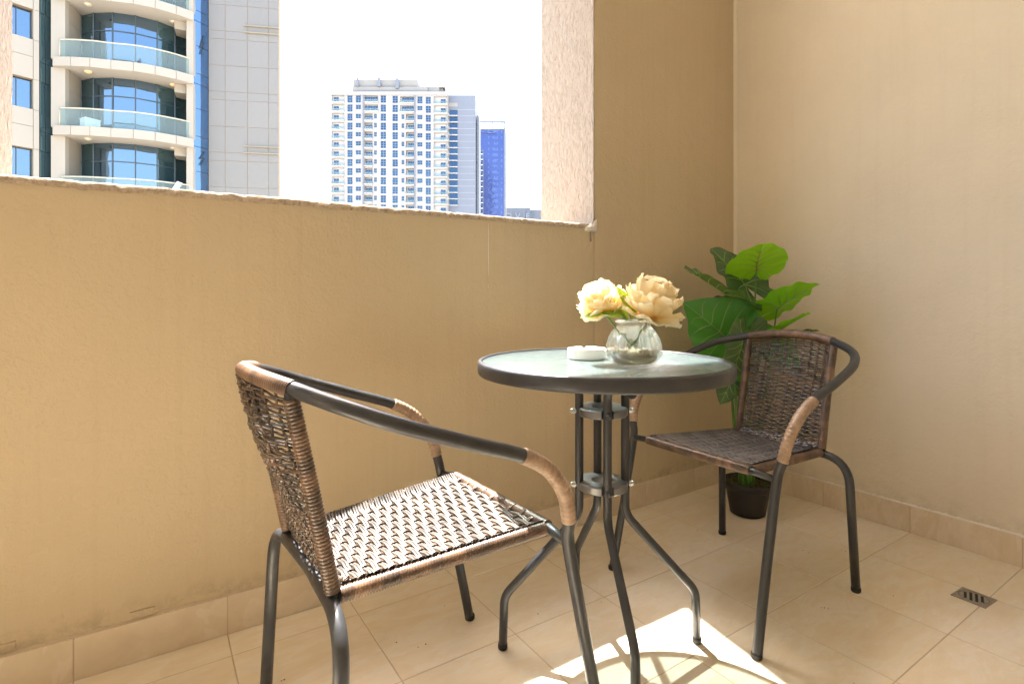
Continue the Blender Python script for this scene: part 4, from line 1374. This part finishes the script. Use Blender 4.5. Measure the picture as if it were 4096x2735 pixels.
def window(parent, xa, xb, za, zb_, y, nx_, nz_, mg, mf):
    key = (round(xb - xa, 2), round(zb_ - za, 2), nx_, nz_, mg, mf)
    if key not in win_meshes:
        w, h = xb - xa, zb_ - za
        f1 = MB(); fw = .09
        f1.box((0, -.08, 0), (w, 0, fw)); f1.box((0, -.08, h - fw), (w, 0, h)); f1.box((0, -.078, fw), (fw, 0, h - fw)); f1.box((w - fw, -.078, fw), (w, 0, h - fw))
        for i in range(1, nx_): f1.box((w * i / nx_ - fw / 2, -.076, fw), (w * i / nx_ + fw / 2, 0, h - fw))
        for j in range(1, nz_): f1.box((fw, -.074, h * j / nz_ - fw / 2), (w - fw, 0, h * j / nz_ + fw / 2))
        p1 = MB()
        rnd = random.Random(len(win_meshes))
        for i in range(nx_):
            for j in range(nz_):
                t_ = rnd.uniform(-.012, .012)
                p1.add([(w * i / nx_, -.02 + t_, h * j / nz_), (w * (i + 1) / nx_, -.02 - t_, h * j / nz_), (w * (i + 1) / nx_, -.02 - t_, h * (j + 1) / nz_), (w * i / nx_, -.02 + t_, h * (j + 1) / nz_)], [(0, 1, 2, 3)])
        win_meshes[key] = (f1.mesh('window', M[mf]), p1.mesh('pane', M[mg]))
    fm, pm = win_meshes[key]
    o = link('window', fm, parent, (xa, y, za)); link('pane', pm, o)
    return o
rects = []; wins = []; bals = []
rg = random.Random(40)
for r in range(NR):
    t0 = 380 + 75.9 * r                                     # top of the tall windows
    def R(a, c, e, f, dp=.35): rects.append((zX(a), zX(c), zZ(f), zZ(e), dp))
    def gm(): return rg.choice(('far_glass', 'far_glass', 'far_glass_b'))
    for (a, c, dy) in ((605, 648, 0), (883, 928, 1), (982, 1027, 4), (1260, 1303, 12)):
        R(a, c, t0 + dy, t0 + dy + 61); wins.append((zX(a), zX(c), zZ(t0 + dy + 61), zZ(t0 + dy), .33, 2, 3, gm(), 'far_frame'))
    for (a, c, dy) in ((675, 718, 0), (1190, 1233, 9)):
        e0 = t0 + dy + (0 if r == 0 else 3); f0 = t0 + dy + (61 if r == 0 else 41)
        R(a, c, e0, f0); wins.append((zX(a), zX(c), zZ(f0), zZ(e0), .33, 2, 2 if r else 3, gm(), 'far_frame'))
    # balconies
    R(470, 580, t0 - 2, t0 + 61, 0.9); wins.append((zX(485), zX(528), zZ(t0 + 58), zZ(t0 + 9), .88, 2, 2, gm(), 'far_frame')); bals.append((470, 580, t0 + 60, 0.9, 0))
    R(1328, 1441, t0 + 10, t0 + 78, 0.9); wins.append((zX(1383), zX(1425), zZ(t0 + 75), zZ(t0 + 26), .88, 2, 2, gm(), 'far_frame')); bals.append((1328, 1441, t0 + 77, 0.9, 1))
    if r < 2:
        R(748, 862, t0 + 2, t0 + 60, .9); wins.append((zX(750), zX(856), zZ(t0 + 58), zZ(t0 + 6), .88, 5, 2, gm(), 'far_frame')); bals.append((746, 862, t0 + 60, .9, 2))
        R(1047, 1163, t0 + 10, t0 + 66, .9); wins.append((zX(1058), zX(1162), zZ(t0 + 64), zZ(t0 + 12), .88, 5, 2, gm(), 'far_frame')); bals.append((1047, 1164, t0 + 66, .9, 3))
    else:
        R(748, 816, t0, t0 + 60, 1.4); wins.append((zX(752), zX(809), zZ(t0 + 58), zZ(t0 + 9), 1.38, 3, 2, gm(), 'far_frame')); bals.append((747, 816, t0 + 60, 1.4, 4))
        R(828, 851, t0 + 3, t0 + 42); wins.append((zX(828), zX(851), zZ(t0 + 42), zZ(t0 + 3), .33, 2, 2, gm(), 'far_frame'))
        R(1095, 1163, t0 + 4, t0 + 66, 1.4); wins.append((zX(1107), zX(1162), zZ(t0 + 64), zZ(t0 + 12), 1.38, 3, 2, gm(), 'far_frame')); bals.append((1095, 1164, t0 + 66, 1.4, 5))
        R(1058, 1081, t0 + 8, t0 + 47); wins.append((zX(1058), zX(1081), zZ(t0 + 47), zZ(t0 + 8), .33, 2, 2, gm(), 'far_frame'))
b = MB()
facade(b, 0, WB, -46, zZ(368), rects)
for r_ in rects:
    if r_[4] > .5:
        b.add([(r_[0], r_[4], r_[2]), (r_[1], r_[4], r_[2]), (r_[1], r_[4], r_[3]), (r_[0], r_[4], r_[3])], [(0, 1, 2, 3)], 1)
b.add([(0, 0, -46), (0, 24, -46), (0, 24, zZ(368)), (0, 0, zZ(368))], [(3, 2, 1, 0)])
b.add([(WB, 0, -46), (WB, 24, -46), (WB, 24, zZ(368)), (WB, 0, zZ(368))], [(0, 1, 2, 3)])
b.add([(0, 24, -46), (WB, 24, -46), (WB, 24, zZ(368)), (0, 24, zZ(368))], [(3, 2, 1, 0)])
b.add([(0, 0, zZ(368)), (WB, 0, zZ(368)), (WB, 24, zZ(368)), (0, 24, zZ(368))], [(0, 1, 2, 3)])
b.obj('wall', [M['far_wall'], M['far_white']], tB)
for w_ in wins: window(tB, *w_)
bal_mesh = {}
for (a, c, zb_, dp, kind) in bals:
    w = (c - a) * u
    key = (round(w, 2), dp)
    if key not in bal_mesh:
        s1_ = MB(); s1_.box((0, -.55, -.12), (w, dp - .01, .09))
        g1_ = MB(); g1_.add([(.05, -.50, .10), (w - .05, -.50, .10), (w - .05, -.50, .95), (.05, -.50, .95)], [(0, 1, 2, 3)])
        h1_ = MB(); h1_.box((.03, -.53, .95), (w - .03, -.47, 1.01))
        for i in range(5): 
            q = .05 + (w - .1) * i / 4
            h1_.box((q - .025, -.525, .09), (q + .025, -.475, .95))
        bal_mesh[key] = (s1_.mesh('balcony', M['far_white']), g1_.mesh('railing_glass', M['rail_glass']), h1_.mesh('handrail', M['far_blue_gray']))
    m1, m2, m3 = bal_mesh[key]
    o = link('balcony', m1, tB, (zX(a), 0, zZ(zb_))); link('railing_glass', m2, o); link('handrail', m3, o)
for (a, c) in ((735, 745), (1163.5, 1173)):
    b = MB(); b.box((zX(a), -.35, -20), (zX(c), -.002, zZ(380))); b.obj('pilaster', M['far_blue_gray'], tB)
b = MB()
for r in range(NR):
    for zq in (373, ):
        z = zZ(zq + 75.9 * r)
        b.box((.0, -.05, z - .02), (zX(735), -.001, z + .02)); b.box((zX(745.1), -.05, z - .02), (zX(1163), -.001, z + .02)); b.box((zX(1173.2), -.05, z - .02), (WB, -.001, z + .02))
b.obj('string_courses', M['far_white'], tB)
b = MB(); b.box((-.25, -.3, zZ(379)), (WB + .25, 24.2, zZ(352))); b.obj('cornice', M['far_wall'], tB)
# roof block
roof = link('roof_block', None, tB)
b = MB(); b.box((zX(635), 1.2, zZ(352) + .01), (zX(1272), 20, zZ(300))); b.obj('lower_block', M['roof_wall'], roof)
b = MB(); b.box((zX(637), 2, zZ(300) + .01), (zX(1183), 19, zZ(230))); b.obj('upper_block', M['roof_wall'], roof)
b = MB(); b.box((zX(1184), 2, zZ(352) + .01), (zX(1367), 19, zZ(288))); b.box((zX(1414), 2, zZ(352) + .01), (zX(1421), 19, zZ(297))); b.box((zX(1367.1), 2, zZ(297)), (zX(1421), 19, zZ(288))); b.box((zX(1367.1), 3.0, zZ(352) + .01), (zX(1400), 18.9, zZ(298))); b.obj('side_block', M['roof_wall'], roof)
for (a, c, e, f) in ((676, 691, 300, 228), (853, 878, 300, 228), (1004, 1031, 315, 233)):
    b = MB(); b.box((zX(a), .5, zZ(e)), (zX(c), 1.19, zZ(f))); b.obj('fin', M['far_blue_gray'], roof)
b = MB(); b.box((zX(961), 4, zZ(230) + .01), (zX(985), 7, zZ(214))); b.box((zX(913), 4, zZ(230) + .01), (zX(958), 7, zZ(226)));  b.box((zX(1060), 4, zZ(230) + .01), (zX(1145), 7, zZ(230) + .35)); b.obj('plant', M['far_blue_gray'], roof)
b = MB()
def railing(mb, a, c, zlo, zhi, y, n):
    mb.box((zX(a), y - .03, zZ(zhi) - .06), (zX(c), y + .03, zZ(zhi)))
    for i in range(n + 1):
        q = zX(a) + (zX(c) - zX(a)) * i / n
        mb.box((q - .035, y - .03, zZ(zlo) + .01), (q + .035, y + .03, zZ(zhi) - .05))
railing(b, 469, 635, 352, 336, .4, 8); railing(b, 650, 1273, 352, 336, .6, 40); railing(b, 1275, 1440, 352, 338, .6, 8)
railing(b, 640, 1182, 230, 215, 2.3, 26); railing(b, 1186, 1420, 288, 262, 2.3, 8); railing(b, 650, 1182, 300, 288, 1.4, 20)
b.obj('roof_railing', M['far_blue_gray'], roof)

# side wing with blue window bands
tW = local('pale_blue_wing', 'pale bluish slab tower with a stack of blue windows, right beside the cream tower', 'tower', 90.896, 179.733)
uw = .0441404
def wX(v): return (v - 1443) * uw
def wZ(v): return .9 + (2062 - v) * uw
WWd = wX(1675)
rects = []; wins = []
for r in range(15):
    t0 = 505 + 53.4 * r
    rects.append((wX(1460), wX(1527), wZ(t0 + 45), wZ(t0), .3)); wins.append((wX(1460), wX(1527), wZ(t0 + 45), wZ(t0), .28, 3, 2, 'far_glass_b' if r % 3 else 'far_glass', 'mullion'))
b = MB(); facade(b, 0, WWd, -46, wZ(378), rects)
b.add([(WWd, 0, -46), (WWd, 26, -46), (WWd, 26, wZ(378)), (WWd, 0, wZ(378))], [(0, 1, 2, 3)])
b.add([(0, 0, wZ(378)), (WWd, 0, wZ(378)), (WWd, 26, wZ(378)), (0, 26, wZ(378))], [(0, 1, 2, 3)])
b.add([(0, 0, -46), (0, 26, -46), (0, 26, wZ(378)), (0, 0, wZ(378))], [(3, 2, 1, 0)])
b.add([(0, 26, -46), (WWd, 26, -46), (WWd, 26, wZ(378)), (0, 26, wZ(378))], [(3, 2, 1, 0)])
b.obj('wall', M['far_blue_gray'], tW)
for w_ in wins: window(tW, *w_)
for r in range(15):
    t0 = 505 + 53.4 * r
    b = MB(); b.box((wX(1447), -.7, wZ(t0 + 52)), (wX(1528), -.002, wZ(t0 + 46))); b.obj('ledge', M['far_white'], tW)
    b = MB(); b.box((wX(1447), -.6, wZ(t0 + 46) + .01), (wX(1457), -.1, wZ(t0 + 32))); b.obj('balcony_end', M['far_white'], tW)
b = MB(); b.box((wX(1450), -.06, wZ(475)), (wX(1527), -.002, wZ(443)))
for i in range(6): b.box((wX(1450), -.12, wZ(475) + .2 + i * .22), (wX(1527), -.061, wZ(475) + .3 + i * .22))
b.obj('louvre_panel', M['far_wall'], tW)
b = MB()
for v in (500, 553, 606, 660, 713, 766, 820, 873, 927, 980, 1034, 1087, 1140, 1194, 1247, 1300): b.box((wX(1530), -.03, wZ(v) - .03), (WWd - .01, -.002, wZ(v) + .03))
b.obj('panel_joint', M['far_white'], tW)
b = MB(); b.tube([(wX(1603), 5, wZ(378)), (wX(1603), 5, wZ(366))], .12, 8); b.tube([(wX(1603), 5, wZ(366)), (wX(1612), 5, wZ(374))], .1, 8); b.tube([(wX(1590), 5, wZ(362)), (wX(1621), 5, wZ(360))], .05, 6); b.obj('antenna', M['far_gray'], tW)

# violet blue glass tower
tC = local('blue_glass_tower', 'violet blue glass office tower with an open steel crown and mast', 'tower', 130.303, 225.585)
uc = .0573825
def cX(v): return (v - 1697) * uc
def cZ(v): return .9 + (2062 - v) * uc
WC = cX(1914)
b = MB()
b.box((0, .5, -46), (WC, 26, cZ(668)))
b.obj('body', M['far_gray'], tC)
rnd = random.Random(77)
b = MB(); nxp, nzp = 18, 62
for i in range(nxp):
    for j in range(nzp):
        xa, xb = WC * i / nxp, WC * (i + 1) / nxp
        za, zc = cZ(1420) + (cZ(672) - cZ(1420)) * j / nzp, cZ(1420) + (cZ(672) - cZ(1420)) * (j + 1) / nzp
        if xb > cX(1697) and xa < cX(1743) and zc < cZ(838): continue
        lite = ((i // 2) % 3 != 1 and (j // 2) % 2 == 0 and 6 < i < 17 and rnd.random() < .8)
        t_ = rnd.uniform(-.01, .01)
        b.add([(xa + .03, .2 + t_, za + .03), (xb - .03, .2 - t_, za + .03), (xb - .03, .2 - t_, zc - .03), (xa + .03, .2 + t_, zc - .03)], [(0, 1, 2, 3)], 1 if lite else 0)
stuff(b.obj('curtain_wall', [M['violet_glass'], M['violet_glass_b']], tC))
b = MB(); b.box((0, .28, cZ(1420)), (WC, .499, cZ(672))); b.obj('curtain_wall_frame', M['violet_glass'], tC)
for r in range(13):
    z1_ = cZ(845 + 45.3 * r)
    b = MB(); b.box((cX(1699), -.25, z1_ - 1.75), (cX(1740), .279, z1_ - 1.35)); b.obj('ledge', M['far_white'], tC)
    window(tC, cX(1705), cX(1736), z1_ - 1.3, z1_, .1, 2, 1, 'far_glass_b', 'far_frame')
b = MB(); b.box((cX(1742), -.1, cZ(1420)), (cX(1745), .199, cZ(838))); b.box((cX(1697), -.1, cZ(843)), (cX(1741.9), .199, cZ(838))); b.obj('trim', M['far_gray'], tC)
b = MB(); b.box((WC + .01, .0, -46), (cX(1930), 26, cZ(595))); b.obj('end_fin', M['far_blue_gray'], tC)
b = MB()
b.box((0, .2, cZ(609)), (WC, .8, cZ(594))); b.box((0, 12, cZ(609)), (WC, 12.6, cZ(594)))
for v in (1697, 1744, 1816, 1898): b.box((cX(v), .25, cZ(668) + .01), (cX(v) + .45, .75, cZ(609) - .01))
b.tube([(cX(1757), 6, cZ(668)), (cX(1808), 6, cZ(612))], .12, 6); b.tube([(cX(1808), 6, cZ(668)), (cX(1757), 6, cZ(612))], .12, 6)
b.box((cX(1820), 5, cZ(668) + .01), (cX(1895), 8, cZ(655)))
b.obj('crown_frame', M['far_gray'], tC)
b = MB(); b.tube([(cX(1925), 6, cZ(595)), (cX(1925), 6, cZ(523))], [.12, .05], 6); b.obj('mast', M['far_gray'], tC)
b = MB(); b.tube([(cX(1705), -.2, cZ(690)), (cX(1835), -.2, cZ(698)), (cX(1850), -.2, cZ(688))], .18, 6); b.obj('cleaning_gantry', M['violet_glass'], tC)

# thin grey block between wing and glass tower
tE = local('narrow_gray_block', 'narrow grey stair block squeezed between the pale wing and the glass tower', 'tower', 101.2, 176.2)
b = MB(); b.box((0, 0, -46), (.85, 12, wZ(528))); b.obj('wall', M['far_gray'], tE)
b = MB()
for k in range(24): b.box((-.05, -.25, wZ(560 + 36 * k)), (.5, -.002, wZ(560 + 36 * k) + .5))
b.obj('ledges', M['far_blue_gray'], tE)

# distant grey building with letters on its parapet
tD = local('sign_building', 'distant low grey building with large dark letters on its wall, right of the towers', 'building', 174.37, 268.339)
ud = .0706246
def dX(v): return (v - 1935) * ud
def dZ(v): return .9 + (2062 - v) * ud
b = MB(); b.box((-2, 0, -46), (dX(2137), 20, dZ(1318))); b.obj('wall', M['far_gray'], tD)
b = MB(); b.box((dX(2137) + .01, 2, -46), (dX(2330), 22, dZ(1333))); b.obj('rear_wall', M['far_gray'], tD)
b = MB()
b.box((-2, .2, dZ(1308)), (dX(2137), .5, dZ(1305)))
for k in range(12): b.box((dX(1937 + 18 * k), .2, dZ(1318) + .01), (dX(1937 + 18 * k) + .15, .5, dZ(1308) - .01))
b.tube([(dX(2036), 5, dZ(1318)), (dX(2036), 5, dZ(1245))], [.2, .06], 6)
b.obj('roof_railing', M['far_gray'], tD)
for v in (1968, 2010, 2078, 2110):
    b = MB(); b.box((dX(v), -.5, dZ(1420)), (dX(v) + .8, -.002, dZ(1345))); b.obj('pilaster', M['far_blue_gray'], tD)
for (ch_, v) in (('O', 1952), ('V', 2030), ('E', 2113)):
    cu = bpy.data.curves.new('letter', 'FONT'); cu.body = ch_; cu.size = 4.9; cu.extrude = .12; cu.align_x = 'CENTER'
    tmp = bpy.data.objects.new('letter', cu); COL.objects.link(tmp)
    bpy.context.view_layer.update()
    me = bpy.data.meshes.new_from_object(tmp.evaluated_get(bpy.context.evaluated_depsgraph_get()))
    bpy.data.objects.remove(tmp); me.materials.clear(); me.materials.append(M['letter'])
    link('letter', me, tD, (dX(v), -.70, dZ(1414)), (radians(90), 0, 0))
